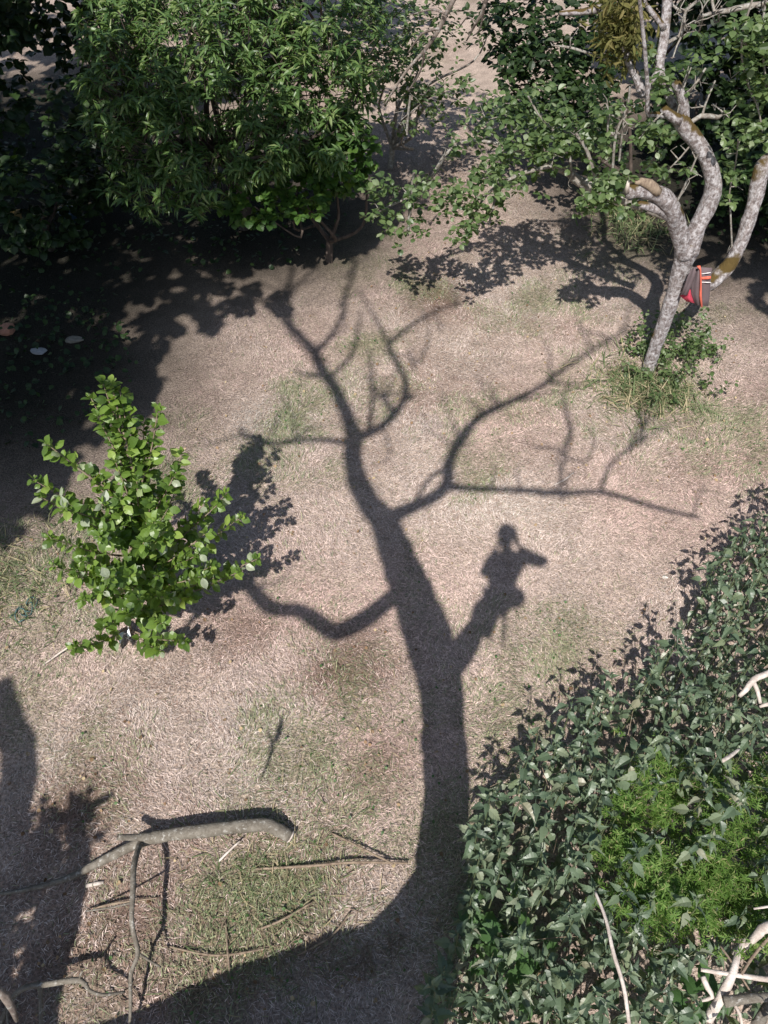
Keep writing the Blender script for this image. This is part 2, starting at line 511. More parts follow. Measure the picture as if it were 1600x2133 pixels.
# ---- grass blades
n = 1320000
x = rng.uniform(-6.8, 8.2, n); y = rng.uniform(.2, 13.5, n)
px, py, cz = project(np.stack([x, y, 0 * x], 1))
keep = (px > -90) & (px < 1690) & (py < 2280) & (rng.random(n) < np.clip(1.35 - y / 15, .3, 1))
keep &= ~(in_poly(px + 60, py + 30, BED) & in_poly(px - 40, py - 90, BED) & (rng.random(n) < .85))
g, b, s = ground_fields(x, y)
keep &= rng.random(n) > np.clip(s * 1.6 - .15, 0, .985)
keep &= rng.random(n) > b * .5
x = x[keep]; y = y[keep]; g = g[keep]; b = b[keep]; s = s[keep]; n = len(x); pass
isg = rng.random(n) < np.clip(g * .8 + .03, 0, .8)
swirl = vnoise(x, y, 1.6, 91, 2) * 12.0
az = swirl + rng.normal(size=n) * .85
el = np.where(isg, rng.uniform(.25, 1.15, n), rng.uniform(.02, .6, n))
ln = np.where(isg, rng.uniform(.025, .07, n), rng.uniform(.018, .055, n)) * (1 + .8 * (rng.random(n) < .04))
wd = np.where(isg, .0018, .0014) * rng.uniform(.7, 1.5, n)
d = np.stack([np.cos(az) * np.cos(el), np.sin(az) * np.cos(el), np.sin(el)], 1)
side = np.stack([-np.sin(az), np.cos(az), rng.normal(size=n) * .4], 1); side = norm(side)
base = np.stack([x, y, height(x, y) + rng.random(n) * .012], 1)
mid = base + d * (ln * .55)[:, None]; tipd = d.copy(); tipd[:, 2] -= .3; tip = mid + norm(tipd) * (ln * .45)[:, None]
bend = rng.normal(size=n) * ln * .09; tip += side * bend[:, None]
mid[:, 2] = np.maximum(mid[:, 2], base[:, 2] + .004); tip[:, 2] = np.maximum(tip[:, 2], height(tip[:, 0], tip[:, 1]) + .003)
w = (wd)[:, None] * side
V = np.stack([base - w, base + w, mid + w * .9, mid - w * .9, tip], 1).reshape(-1, 3)
o5 = np.arange(n) * 5
Ff = np.concatenate([np.stack([o5, o5 + 1, o5 + 2, o5 + 3], 1), np.stack([o5 + 3, o5 + 2, o5 + 4], 1)], 1).ravel()
sz = np.tile([4, 3], n)
v = rng.random((n, 1))
pinkish = vnoise(x, y, .8, 131, 3)[:, None]
straw = np.array([.63, .50, .445]) * (.38 + .95 * v ** 1.2) * (1 + (pinkish - .5) * np.array([.22, -.10, -.10]))
redd = np.array([.34, .225, .18]) * (.35 + .9 * v)
mixr = (rng.random((n, 1)) < (.10 + .6 * b[:, None]))
col = np.where(mixr, redd, straw)
gr = np.array([.20, .225, .13]) * (.5 + 1.0 * v) + np.array([.07, .04, .02]) * (rng.random((n, 1)) < .3)
col = np.where(isg[:, None], gr, col)
col = col * (1 - .8 * np.clip(s * 1.4, 0, 1)[:, None])  # blades dimmed too, to match the painted shade
c4 = np.repeat(np.concatenate([np.clip(col, 0, 1), np.ones((n, 1))], 1), 5, 0)
grass = link('dry_grass', mesh_np('dry_grass', V, Ff, sz, M_STRAW, False, {'col': ('FLOAT_COLOR', c4)}))
grass['kind'] = 'stuff'; tag(grass, 'short sun-bleached straw-coloured grass covering the open lawn', 'grass')

# ================================================================= DEAD TREE the photographer climbed (stands under and behind the camera)
TR = thing('dead_tree', (-.3, -.3, 0), 'bare dead tree whose forked shadow with a person lies across the lawn', 'tree')


def cast(pts, yc0, yc1):
    """shadow outline (px, py, width px) -> limb that throws it, between forward distances yc0 and yc1"""
    P = []; R = []
    n = len(pts)
    for i, (px, py, w) in enumerate(pts):
        g = G(px, py); t = i / max(1, n - 1)
        p = up_sun(g, y=yc0 + (yc1 - yc0) * t)
        P.append(p); R.append(max(.008, .5 * w * np.linalg.norm(g - [0, 0, H]) / F * .93))
    return P, R


def limb(pts, y0, y1, name='limb', head=None, mat=None, sides=10, rough=.22):
    P, R = cast(pts, y0, y1)
    if head:
        P = [np.array(h[:3]) for h in head] + P; R = [h[3] for h in head] + R
    return MB().tube(P, R, sides, rough, True, .08).build(name, mat or M_BARK_DEAD, TR)


TY = -.30
limb([(895, 1960, 118), (922, 1800, 108), (927, 1650, 98), (925, 1500, 92), (912, 1400, 95), (885, 1310, 100), (845, 1200, 86), (800, 1090, 60), (768, 1045, 52), (745, 1000, 46), (735, 950, 42), (738, 905, 38)], TY, TY,
     'trunk', [(-.3, -.3, -.1, .42), (-.3, -.3, .25, .30)], sides=14)
limb([(905, 1480, 60), (915, 1380, 70), (918, 1310, 46), (905, 1260, 26)], TY, TY - .1, 'burr')
limb([(800, 1085, 50), (845, 1062, 32), (900, 1037, 30), (932, 1008, 28), (935, 968, 25), (960, 912, 22), (1000, 868, 20), (1055, 840, 17), (1110, 815, 13), (1170, 772, 12), (1230, 732, 9), (1310, 685, 6)], TY, .5)
limb([(925, 1013, 24), (990, 1018, 15), (1100, 1022, 14), (1170, 1028, 14), (1240, 1025, 13), (1300, 1037, 12), (1360, 1056, 11), (1460, 1080, 7)], TY + .1, .2)
limb([(1165, 1025, 9), (1172, 970, 8), (1195, 890, 5)], 0, .3)
limb([(1250, 1022, 9), (1270, 970, 9), (1300, 942, 7), (1390, 885, 5)], .05, .4)
limb([(935, 975, 13), (908, 985, 11), (885, 1010, 10), (868, 1040, 9)], -.1, -.2)
limb([(740, 910, 38), (724, 868, 30), (702, 815, 27), (672, 772, 25), (655, 732, 22), (622, 697, 20), (592, 662, 17), (598, 610, 13), (612, 555, 9)], TY, .7)
limb([(658, 735, 15), (690, 700, 12), (714, 655, 11), (720, 612, 10), (738, 565, 9), (735, 510, 6)], .25, .9)
limb([(690, 785, 12), (730, 742, 10), (745, 695, 8), (752, 645, 5)], .1, .5)
limb([(665, 785, 12), (640, 780, 9), (612, 772, 6)], .2, .3)
limb([(595, 662, 14), (560, 630, 13), (510, 622, 9), (440, 640, 6)], .5, .8)
limb([(742, 915, 26), (795, 888, 20), (835, 845, 18), (846, 800, 15), (826, 752, 14), (810, 722, 14), (842, 690, 12), (895, 655, 8), (960, 630, 5)], TY, .8)
limb([(838, 832, 20), (862, 826, 15)], .1, .1, 'knot')
limb([(768, 900, 13), (775, 845, 10), (776, 795, 9), (770, 730, 6)], -.1, .4)
limb([(776, 835, 8), (800, 822, 8), (830, 820, 7)], .1, .2)
limb([(812, 722, 10), (770, 640, 7), (745, 600, 5)], .5, .8)
limb([(738, 924, 17), (660, 916, 13), (600, 920, 12), (565, 925, 12), (508, 906, 14), (500, 890, 8)], TY, -.1)
limb([(850, 1225, 46), (795, 1262, 38), (752, 1296, 39), (700, 1316, 38), (660, 1292, 34), (618, 1271, 31), (570, 1268, 31), (535, 1240, 30), (508, 1212, 28), (455, 1240, 24), (400, 1292, 14), (380, 1320, 8)], TY, -.6)
limb([(900, 1430, 90), (950, 1372, 60), (985, 1318, 44), (1005, 1275, 22)], TY, TY - .02)
# the wide low stem that leans away to the left
limb([(935, 1800, 90), (872, 1960, 170), (770, 2120, 280), (500, 2275, 330), (200, 2390, 300), (-60, 2390, 240)], TY, -.9, rough=.06, sides=20)
limb([(-60, 2330, 200), (-60, 2050, 130), (-10, 1810, 95), (24, 1690, 76), (44, 1590, 66), (22, 1500, 56), (12, 1425, 36)], -.9, -.9)
limb([(40, 2200, 120), (80, 2060, 90), (120, 1930, 80), (165, 1800, 46), (160, 1710, 26), (150, 1650, 12)], -.9, -.8)
limb([(60, 1860, 50), (110, 1790, 40), (110, 1720, 30), (190, 1680, 18), (240, 1650, 8)], -.9, -.7)
limb([(0, 1900, 60), (40, 1800, 50), (90, 1730, 30), (120, 1690, 14)], -.9, -.8)
ivo = []  # leaf clusters added out of view to cast a diffuse leafy shadow
for q in sample_poly([(-60, 1720), (60, 1700), (130, 1660), (200, 1660), (215, 1730), (150, 1850), (90, 1960), (-60, 2050)], 150):
    q = q + rng.normal(size=2) * 14
    ivo.append(rosette(up_sun(G(q[0], q[1]), y=rng.uniform(-1.0, -.75)), 3, .1, .09, .1))
tws = MB()
SEG = [((1110, 815), (1310, 685), .4), ((1000, 868), (1110, 815), .2), ((990, 1018), (1460, 1080), .1), ((672, 772), (592, 662), .5), ((690, 700), (735, 510), .7), ((846, 800), (960, 630), .5), ((795, 888), (835, 845), .2), ((660, 916), (508, 906), -.1), ((935, 968), (960, 912), 0), ((1195, 890), (1172, 970), .2), ((1270, 970), (1390, 885), .3), ((602, 650), (612, 555), .7), ((540, 1240), (455, 1240), -.5)]
for (a, b_, yy) in SEG:
    for _ in range(5):
        t_ = rng.random(); p0 = np.array(a) * (1 - t_) + np.array(b_) * t_
        ang = -math.pi / 2 + rng.normal() * .7; L0 = rng.uniform(50, 130); q = [tuple(p0) + (6.5,)]
        for k in range(3):
            ang += rng.normal() * .45; p0 = p0 + np.array([math.cos(ang), math.sin(ang)]) * L0 / 3; q.append(tuple(p0) + (6 - 1.3 * k,))
        P_c, R_c = cast(q, yy, yy + rng.uniform(-.1, .3)); tws.tube(P_c, R_c, 5, 0, False, .15)
tws.build('twigs', M_BARK_DEAD, TR)['kind'] = 'stuff'
Pl, Dl, Nl, Sl = cat(ivo); shadow_leaves_o = link('shadow_leaves', leaf_mesh('shadow_leaves', T_LOW, Pl, Dl, Nl, Sl, M_HAZEL, parent_origin(TR)), TR); shadow_leaves_o['kind'] = 'stuff'
limb([(575, 1545, 9), (585, 1520, 15), (590, 1490, 5)], .4, .5, 'twig')
limb([(545, 1620, 4), (570, 1560, 9), (560, 1520, 3)], .4, .5, 'twig')

# ---- the photographer
PE = thing('person', (-.16, -.3, 4.70), 'person in jacket standing on a limb, seen as the shadow holding a phone', 'person')
skin = mat_plain('skin', (.45, .28, .21), .55, .08)
cloth = mat_plain('jacket_cloth', (.05, .06, .08), .9)
jean = mat_plain('trouser_cloth', (.06, .07, .11), .9)
hairm = mat_plain('hair', (.06, .04, .025), .7)


def skin_chain(name, verts, edges, radii, mat, parent, root=0, sub=2, fat=1.3):
    o0 = np.array(parent_origin(parent))
    me = bpy.data.meshes.new(name); me.from_pydata([tuple(np.array(v) - o0) for v in verts], edges, [])
    ob = link(name, me, parent)
    md = ob.modifiers.new('skin', 'SKIN'); md.use_smooth_shade = True
    for i, r in enumerate(radii):
        r = r if isinstance(r, tuple) else (r, r)
        r = (r[0] * fat, r[1] * fat)
        me.skin_vertices[0].data[i].radius = r; me.skin_vertices[0].data[i].use_root = (i == root)
    sm = ob.modifiers.new('sub', 'SUBSURF'); sm.levels = sub; sm.render_levels = sub
    me.materials.append(mat)
    return ob


pel = (-.08, -.42, 5.42); wai = (-.07, -.41, 5.57); che = (-.05, -.36, 5.74); neck = (-.06, -.30, 5.93); nk2 = (-.07, -.27, 6.03); hd = (-.08, -.24, 6.12); ht = (-.08, -.25, 6.22)
rsh = (.09, -.33, 5.86); rel = (.36, -.20, 5.62); rwr = (.10, -.10, 5.72); lsh = (-.19, -.33, 5.83); lel = (-.215, -.26, 5.52); lwr = (-.10, -.10, 5.72)
rhi = (.0, -.42, 5.36); rkn = (-.04, -.24, 5.04); ran = (-.09, -.33, 4.78); rto = (-.06, -.20, 4.73)
lhi = (-.16, -.42, 5.36); lkn = (-.20, -.26, 5.05); lan = (-.22, -.34, 4.76); lto = (-.20, -.21, 4.72)
vb = [pel, wai, che, neck, nk2, hd, ht, rsh, rel, rwr, lsh, lel, lwr, rhi, rkn, ran, rto, lhi, lkn, lan, lto]
eb = [(0, 1), (1, 2), (2, 3), (3, 4), (4, 5), (5, 6), (2, 7), (7, 8), (8, 9), (2, 10), (10, 11), (11, 12), (0, 13), (13, 14), (14, 15), (15, 16), (0, 17), (17, 18), (18, 19), (19, 20)]
rb = [(.085, .07), (.075, .065), (.085, .07), .042, .042, (.075, .09), (.06, .07), .04, .034, .026, .04, .034, .026, .052, .04, .032, .034, .052, .04, .032, .034]
skin_chain('body', vb, eb, rb, skin, PE)
vj = [pel, wai, che, (-.06, -.31, 5.9), rsh, rel, (.15, -.135, 5.70), lsh, lel, (-.14, -.14, 5.67)]
skin_chain('jacket', vj, [(0, 1), (1, 2), (2, 3), (2, 4), (4, 5), (5, 6), (2, 7), (7, 8), (8, 9)], [(.135, .11), (.122, .10), (.135, .105), .066, .068, .052, .04, .062, .052, .04], cloth, PE, fat=1.06)
skin_chain('trousers', [pel, rhi, rkn, (-.085, -.32, 4.83), lhi, lkn, (-.215, -.33, 4.81)], [(0, 1), (1, 2), (2, 3), (0, 4), (4, 5), (5, 6)], [(.115, .10), .08, .062, .05, .08, .062, .05], jean, PE, fat=1.0)
skin_chain('bundled_sweater', [(.0, -.42, 5.44), (.08, -.40, 5.39), (.135, -.39, 5.32)], [(0, 1), (1, 2)], [.07, .085, .06], mat_plain('sweater', (.12, .05, .04), .95), PE)
# head details: nose, ears, hair
skin_chain('hair', [(-.08, -.28, 6.10), (-.08, -.29, 6.18), (-.08, -.24, 6.24)], [(0, 1), (1, 2)], [(.085, .07), (.088, .08), (.07, .07)], hairm, PE)
for sx in (-1, 1):
    skin_chain('ear', [(-.08 + sx * .078, -.24, 6.07), (-.08 + sx * .09, -.245, 6.10)], [(0, 1)], [.015, .018], skin, PE, sub=1)
    skin_chain('eye', [(-.08 + sx * .033, -.165, 6.085), (-.08 + sx * .033, -.155, 6.083)], [(0, 1)], [.013, .01], mat_plain('eye_white', (.5, .45, .4), .3), PE, sub=1)
skin_chain('nose', [(-.08, -.155, 6.08), (-.08, -.135, 6.05)], [(0, 1)], [.010, .014], skin, PE, sub=1)
skin_chain('mouth', [(-.10, -.158, 6.015), (-.06, -.158, 6.015)], [(0, 1)], [.006, .006], mat_plain('lips', (.35, .13, .11), .5), PE, sub=1)
fw = np.array([0, CP, -SP]); upv = np.array([0, SP, CP]); rx = np.array([1., 0, 0]); pc = np.array([0, 0, H]) - fw * .022
for sx, wr in ((1, rwr), (-1, lwr)):
    wr = np.array(wr); palm = pc + rx * sx * .062 - fw * .018 - upv * .015
    vs = [wr, palm]; es = [(0, 1)]; rs = [.028, (.03, .018)]
    for k, (off, ln_) in enumerate(((.045, .07), (.018, .078), (-.008, .074), (-.032, .06))):
        b0 = palm + upv * off * .8; k1 = b0 + rx * sx * .012 + fw * .008; tp = pc + rx * sx * .030 + upv * (off - .012) - fw * .012
        i = len(vs); vs += [b0, k1, tp]; es += [(1, i), (i, i + 1), (i + 1, i + 2)]; rs += [.010, .009, .0075]
    i = len(vs); vs += [palm - upv * .03 - rx * sx * .01, pc + rx * sx * .025 - fw * .016 - upv * .03]; es += [(1, i), (i, i + 1)]; rs += [.011, .009]
    skin_chain('hand', vs, es, rs, skin, PE, root=1, sub=1, fat=1.0)
ph = MB().box((0, 0, 0), (.036, .075, .0042), np.stack([rx, upv, -fw], 1)).build('phone', mat_plain('phone_black', (.02, .02, .022), .2, 0), None, None)
ph.location = Vector(pc); bv = ph.modifiers.new('bevel', 'BEVEL'); bv.width = .003; bv.segments = 2
tag(ph, 'black phone held in both hands by the person in the tree', 'phone')
P, R = cast([(1052, 1265, 9), (1050, 1310, 8), (1047, 1345, 6)], -.36, -.36)
rp = MB().tube(P, R, 6, .1).build('hanging_cord', mat_plain('cord', (.2, .17, .12), .9), None, tuple(P[0]))
tag(rp, 'short dangling cord below the person in the tree', 'cord')

# ================================================================= OLD APPLE TREE on the right
B0 = G(1352, 772)
AT = thing('apple_tree', B0, 'old leaning apple tree with forked lichen-covered trunk and a jacket hung on it', 'tree')


def tubepx(pts, y0, y1, name, mat, parent, sides=9, rough=.2, first=None, cap=True, spacing=.05):
    """limb seen in the picture: (px, py, width px) between forward distances y0 and y1"""
    P = []; R = []; n = len(pts)
    for i, q in enumerate(pts):
        t = i / max(1, n - 1); yy = q[3] if len(q) > 3 else y0 + (y1 - y0) * t
        p = PY(q[0], q[1], yy); P.append(p)
        R.append(.5 * q[2] * project(p)[2][0] / F * (.84 if mat is M_BARK_OLD else 1))
    if first is not None:
        P = [np.array(f[:3]) for f in first] + P; R = [f[3] for f in first] + R
    mb = MB().tube(P, R, sides, rough, cap, spacing)
    if name:
        return mb.build(name, mat, parent), P
    return mb, P


YA = B0[1]
tubepx([(1352, 765, 33), (1368, 715, 33), (1388, 660, 34), (1404, 610, 38), (1418, 565, 46), (1430, 525, 58), (1436, 500, 56)], YA, YA + .02, 'trunk', M_BARK_OLD, AT, 16, .2, [(B0[0] - .03, B0[1] - .02, -.1, .085)], True, .03)
tubepx([(1428, 530, 46), (1414, 480, 44), (1402, 442, 43), (1382, 412, 42), (1350, 399, 38), (1318, 398, 36), (1306, 402, 30)], YA, YA - .25, 'limb', M_BARK_OLD, AT, 14, .2)
tubepx([(1402, 455, 30), (1380, 440, 26), (1352, 430, 22), (1330, 424, 16)], YA - .05, YA - .2, 'limb', M_BARK_OLD, AT, 12, .3)
tubepx([(1372, 402, 16), (1352, 384, 20), (1335, 378, 14), (1322, 380, 8)], YA - .2, YA - .22, 'split_bark', M_STICK, AT, 8, .5)
tubepx([(1306, 400, 12), (1308, 385, 8), (1310, 372, 3)], YA - .25, YA - .25, 'split_bark', M_BONE, AT, 6, .4)
tubepx([(1434, 525, 50), (1452, 474, 46), (1474, 432, 44), (1486, 390, 42), (1478, 345, 40), (1455, 302, 38), (1430, 268, 40), (1412, 240, 40)], YA, YA + .15, 'limb', M_BARK_OLD, AT, 14, .2)
tubepx([(1425, 262, 26), (1424, 225, 26), (1418, 195, 25), (1408, 172, 22)], YA + .15, YA + .1, 'limb', M_BARK_OLD, AT, 12, .2)
tubepx([(1415, 250, 26), (1396, 240, 24), (1382, 225, 18)], YA + .1, YA + .05, 'limb', M_BARK_OLD, AT, 10, .3)
tubepx([(1395, 242, 16), (1365, 238, 13), (1350, 240, 11), (1349, 190, 11), (1346, 140, 10), (1340, 70, 10), (1330, -20, 8)], YA + .1, YA - .2, 'limb', M_BARK_OLD, AT, 8, .15)
tubepx([(1412, 245, 20), (1385, 175, 22), (1374, 140, 23), (1382, 90, 24), (1387, 40, 24), (1392, -40, 22)], YA + .25, YA + .7, 'limb', M_BARK_OLD, AT, 10, .2)
tubepx([(1384, 60, 16), (1366, 35, 14), (1345, 10, 12), (1330, -30, 10)], YA + .55, YA + .6, 'limb', M_BARK_OLD, AT, 8, .2)
tubepx([(1374, 145, 16), (1340, 195, 20), (1328, 165, 20), (1310, 130, 18), (1290, 60, 18), (1262, 20, 26), (1215, 25, 16), (1165, 28, 10)], YA + .4, YA + .6, 'limb', M_BARK_OLD, AT, 9, .25)
tubepx([(1425, 560, 30), (1470, 590, 36), (1500, 572, 34), (1527, 540, 32), (1552, 480, 34), (1572, 420, 34), (1584, 360, 36), (1596, 335, 34), (1660, 300, 34)], YA + .1, YA + .5, 'limb', M_BARK_OLD, AT, 12, .25)
tubepx([(1210, 380, 22), (1190, 362, 20), (1150, 345, 14), (1120, 330, 10)], YA + .9, YA + 1.0, 'limb', M_TWIG_PALE, AT, 8, .2, [(2.9, YA + .3, 1.75, .05)])
# twigs, dead and living
tw = MB()
TWIGS = [
    ([(1395, 450, 5), (1425, 390, 5), (1448, 335, 4), (1455, 320, 3)], YA - .1),
    ([(1432, 262, 9), (1460, 242, 11), (1495, 245, 10), (1508, 238, 6), (1500, 228, 4)], YA + .2),
    ([(1462, 243, 6), (1470, 215, 5), (1490, 168, 4)], YA + .25),
    ([(1420, 210, 6), (1445, 180, 7), (1470, 142, 5)], YA + .2),
    ([(1390, 90, 8), (1415, 75, 8), (1430, 20, 8), (1455, 0, 7), (1470, -20, 6)], YA + .6),
    ([(1430, 22, 6), (1412, 20, 6), (1398, 8, 5)], YA + .6),
    ([(1427, 35, 5), (1420, 75, 5), (1410, 95, 4), (1402, 120, 3)], YA + .55),
    ([(1620, 5, 9), (1560, 12, 12), (1520, 22, 12), (1490, 26, 9), (1460, 34, 6), (1448, 48, 4)], YA + .7),
    ([(1488, 25, 7), (1484, 5, 7), (1478, -30, 6)], YA + .7),
    ([(1497, 28, 5), (1497, 45, 4), (1488, 47, 3)], YA + .7),
    ([(1465, 35, 4), (1455, 70, 4), (1445, 60, 2)], YA + .7),
    ([(1275, 385, 6), (1280, 300, 6), (1290, 260, 6), (1308, 220, 6), (1312, 180, 4)], YA + .3),
    ([(1245, 390, 8), (1225, 320, 8), (1200, 278, 6)], YA + .5),
    ([(1290, 335, 5), (1297, 270, 5), (1300, 240, 4)], YA + .35),
    ([(1290, 280, 4), (1265, 275, 4), (1270, 240, 3), (1262, 215, 3)], YA + .35),
    ([(1525, 520, 4), (1522, 450, 4), (1520, 400, 3), (1532, 340, 3), (1538, 290, 4)], YA + .3),
    ([(1588, 275, 4), (1580, 230, 4), (1560, 180, 4), (1545, 120, 4), (1550, 60, 5), (1570, -10, 5)], YA + .2),
    ([(1600, 200, 5), (1590, 120, 5), (1590, 40, 6), (1600, -20, 6)], YA + .3),
    ([(1150, 345, 9), (1080, 365, 8), (1020, 400, 6), (985, 455, 5), (968, 500, 3)], YA + .6),
    ([(1060, 370, 6), (1040, 390, 8), (1030, 420, 5), (1018, 470, 4)], YA + .5),
    ([(1120, 330, 8), (1040, 300, 7), (970, 295, 7), (925, 325, 6), (880, 395, 5), (800, 435, 4), (775, 460, 3)], YA + 1.0),
    ([(925, 325, 5), (915, 350, 6), (870, 400, 5)], YA + .9),
    ([(862, 360, 6), (855, 420, 8), (850, 490, 6)], YA + .8),
    ([(855, 200, 5), (850, 240, 6), (848, 280, 5)], YA + 1.6),
    ([(1190, 362, 7), (1180, 300, 6), (1130, 250, 5), (1100, 200, 4)], YA + .9),
    ([(1120, 330, 6), (1100, 290, 5), (1060, 250, 4), (1030, 215, 3)], YA + 1.2),
    ([(1310, 150, 5), (1250, 120, 6), (1190, 100, 5), (1150, 95, 3)], YA + .8),
    ([(1350, 60, 5), (1300, 40, 5), (1250, -20, 5)], YA + .7),
    ([(1380, 235, 4), (1350, 265, 4), (1330, 290, 3)], YA),
    ([(1440, 300, 4), (1420, 325, 4), (1396, 350, 3)], YA + .1),
    ([(1410, 240, 4), (1425, 180, 4), (1440, 140, 3)], YA + .1),
]
spurs = []
for pts, yy in TWIGS:
    mb_, Pp = tubepx(pts, yy, yy + rng.uniform(-.1, .15), None, None, None, 5, .25, None, False, .06)
    tw.V.append(np.vstack(mb_.V)); tw.F += [[i + tw.n for i in f] for f in mb_.F]; tw.n += mb_.n
    for _ in range(max(2, len(pts))):       # crooked side spurs
        i = rng.integers(0, len(Pp) - 1); a = Pp[i] + (Pp[i + 1] - Pp[i]) * rng.random()
        q = [a]
        for k in range(rng.integers(2, 4)):
            q.append(q[-1] + np.array([rng.normal() * .07, rng.normal() * .07, rng.normal() * .05 + .03]))
        tw.tube(q, np.linspace(.007, .003, len(q)), 4, 0, False, .1)
        spurs.append(q[-1])
tw.build('twigs', M_TWIG_PALE, AT)['kind'] = 'stuff'

# leaf spurs: clusters placed along the living branches (px, py, spread px, y, count)
LS = [(1560, 70, 45, .2, 16), (1590, 110, 25, .2, 8), (1545, 140, 30, .2, 7), (1580, 190, 35, .3, 12), (1555, 250, 35, .2, 8), (1590, 270, 22, .2, 6), (1540, 290, 22, .25, 4), (1530, 355, 18, .3, 5), (1520, 420, 10, .3, 2), (1525, 310, 12, .3, 2),
      (1385, 165, 30, .1, 10), (1360, 270, 28, .05, 9), (1340, 285, 22, 0, 6), (1372, 360, 22, .3, 4), (1440, 345, 10, 0, 2), (1445, 125, 15, .2, 3), (1330, 400, 8, -.2, 1),
      (1262, 400, 34, -.1, 14), (1240, 385, 26, 0, 8), (1285, 385, 22, -.15, 7), (1220, 430, 14, -.1, 4), (1325, 440, 14, -.3, 3),
      (1000, 440, 34, .5, 12), (970, 485, 22, .5, 7), (1040, 400, 34, .5, 10), (1010, 350, 30, .6, 8), (930, 420, 26, .8, 7), (860, 420, 34, .8, 8), (850, 470, 28, .8, 7), (790, 450, 30, .9, 8), (800, 390, 30, .9, 7), (890, 380, 30, .9, 6), (960, 400, 26, .7, 6),
      (1090, 360, 40, .7, 12), (1110, 300, 50, .9, 16), (1060, 270, 45, 1.1, 14), (1160, 320, 45, .8, 14), (1180, 260, 50, .9, 16), (1130, 230, 45, 1.1, 12), (1080, 220, 40, 1.2, 9), (1220, 300, 35, .7, 9), (1270, 320, 25, .5, 5), (1000, 270, 40, 1.2, 8), (950, 300, 40, 1.1, 7), (1050, 330, 40, .9, 10),
      (1290, 230, 30, .5, 6), (1240, 240, 35, .7, 8), (1350, 110, 20, .4, 4)]
out = []
for px_, py_, sp, dy, c in LS:
    for _ in range(int(c * 1.8)):
        q = PY(px_ + rng.normal() * sp * .75, py_ + rng.normal() * sp * .6, YA + dy + rng.normal() * .18)
        out.append(rosette(q, rng.integers(4, 8), .15, .086, .1))
        tw2 = q
# upper crown, above the picture: shades the ground behind the tree
UP = [(1440, 470), (1500, 545), (1560, 610), (1640, 690), (1900, 700), (1900, -100), (1300, -60), (1310, 60), (1330, 200), (1400, 350)]
upper = []
for q in sample_poly(UP, 1000):
    g_ = G(q[0], min(q[1], 1500)) if q[1] > -60 else G(q[0], -60)
    p = up_sun(g_, z=rng.uniform(3.6, 5.6))
    pp = project(p)
    if 0 < pp[0][0] < 1600 and pp[1][0] > 0:
        continue
    upper.append(rosette(p, 10, .1, .15, .1))
MID = [(1230, 530), (1080, 600), (1010, 640), (830, 570), (860, 540), (1030, 500), (1090, 440), (1250, 430), (1290, 500)]
Pl, Dl, Nl, Sl = cat(out)
leaves(AT, T_APPLE, Pl, Dl, Nl, Sl, M_APPLE_OLD, 300)
Pl, Dl, Nl, Sl = cat(upper); uc = link('upper_foliage', leaf_mesh('upper_foliage', T_LOW, Pl, Dl, Nl, Sl, M_APPLE_OLD, parent_origin(AT)), AT); uc['kind'] = 'stuff'
# brown-green tuft (withered mistletoe-like growth) on the dead limb
q = []
for _ in range(420):
    c = PY(1292 + rng.normal() * 26, 55 + rng.normal() * 42, YA + .45 + rng.normal() * .12)
    q.append((c[None], rand_dirs(1) * [1, 1, .6] + [[0, 0, -.5]], rand_dirs(1), np.array([.10])))
    q.append((c[None] + .02, rand_dirs(1) * [1, 1, .6] + [[0, 0, -.5]], rand_dirs(1), np.array([.12])))
Pl, Dl, Nl, Sl = cat(q)
M_TUFT = mat_leaf('withered_leaf', [(0, (.06, .06, .02)), (.6, (.12, .12, .035)), (1, (.18, .15, .06))], .7, .25, .2)
tu = link('withered_tuft', leaf_mesh('withered_tuft', T_PEACH, Pl, Dl, Nl, Sl, M_TUFT, parent_origin(AT)), AT); tu['kind'] = 'stuff'

# ---- the jacket hung at the fork
JK = thing('hung_jacket', PY(1462, 556, YA - .12), 'grey-brown jacket with red piping and stripes hung on the old apple tree', 'jacket')
M_JB = mat_plain('jacket_grey', (.115, .085, .09), .9, .1, 8); M_JO = mat_plain('jacket_orange', (.62, .13, .08), .85, .1); M_JW = mat_plain('jacket_white', (.75, .73, .72), .85, .05); M_JR = mat_plain('jacket_red_lining', (.42, .04, .07), .9, .3, 60)


def sheet(name, poly_px, yy, mat, parent, th=.014, n=9, ph=0.0, amp=.012):
    """soft cloth panel between a left and a right outline (same number of points), with folds"""
    Lf, Rt = poly_px; k = len(Lf); V = []; Fs = []
    rows = []
    for i in range(k):
        for j in range(n):
            t = j / (n - 1)
            px_ = Lf[i][0] * (1 - t) + Rt[i][0] * t; py_ = Lf[i][1] * (1 - t) + Rt[i][1] * t
            f = amp * math.sin(t * 5.5 + i * .35 + ph) - .02 * math.sin(math.pi * t)
            rows.append((px_, py_, f))
    for back in (0, 1):
        for px_, py_, f in rows:
            V.append(PY(px_, py_, yy + f + back * th))
    m_ = k * n
    for i in range(k - 1):
        for j in range(n - 1):
            a = i * n + j
            Fs.append([a, a + n, a + n + 1, a + 1]); Fs.append([m_ + a, m_ + a + 1, m_ + a + n + 1, m_ + a + n])
    for i in range(k - 1):
        for e in (0, n - 1):
            a = i * n + e; Fs.append([a, a + n, m_ + a + n, m_ + a] if e else [a, m_ + a, m_ + a + n, a + n])
    for j in range(n - 1):
        Fs.append([j, j + 1, m_ + j + 1, m_ + j]); a = (k - 1) * n + j; Fs.append([a, m_ + a, m_ + a + 1, a + 1])
    mb = MB(); mb.add(np.array(V), Fs)
    return mb.build(name, mat, parent)


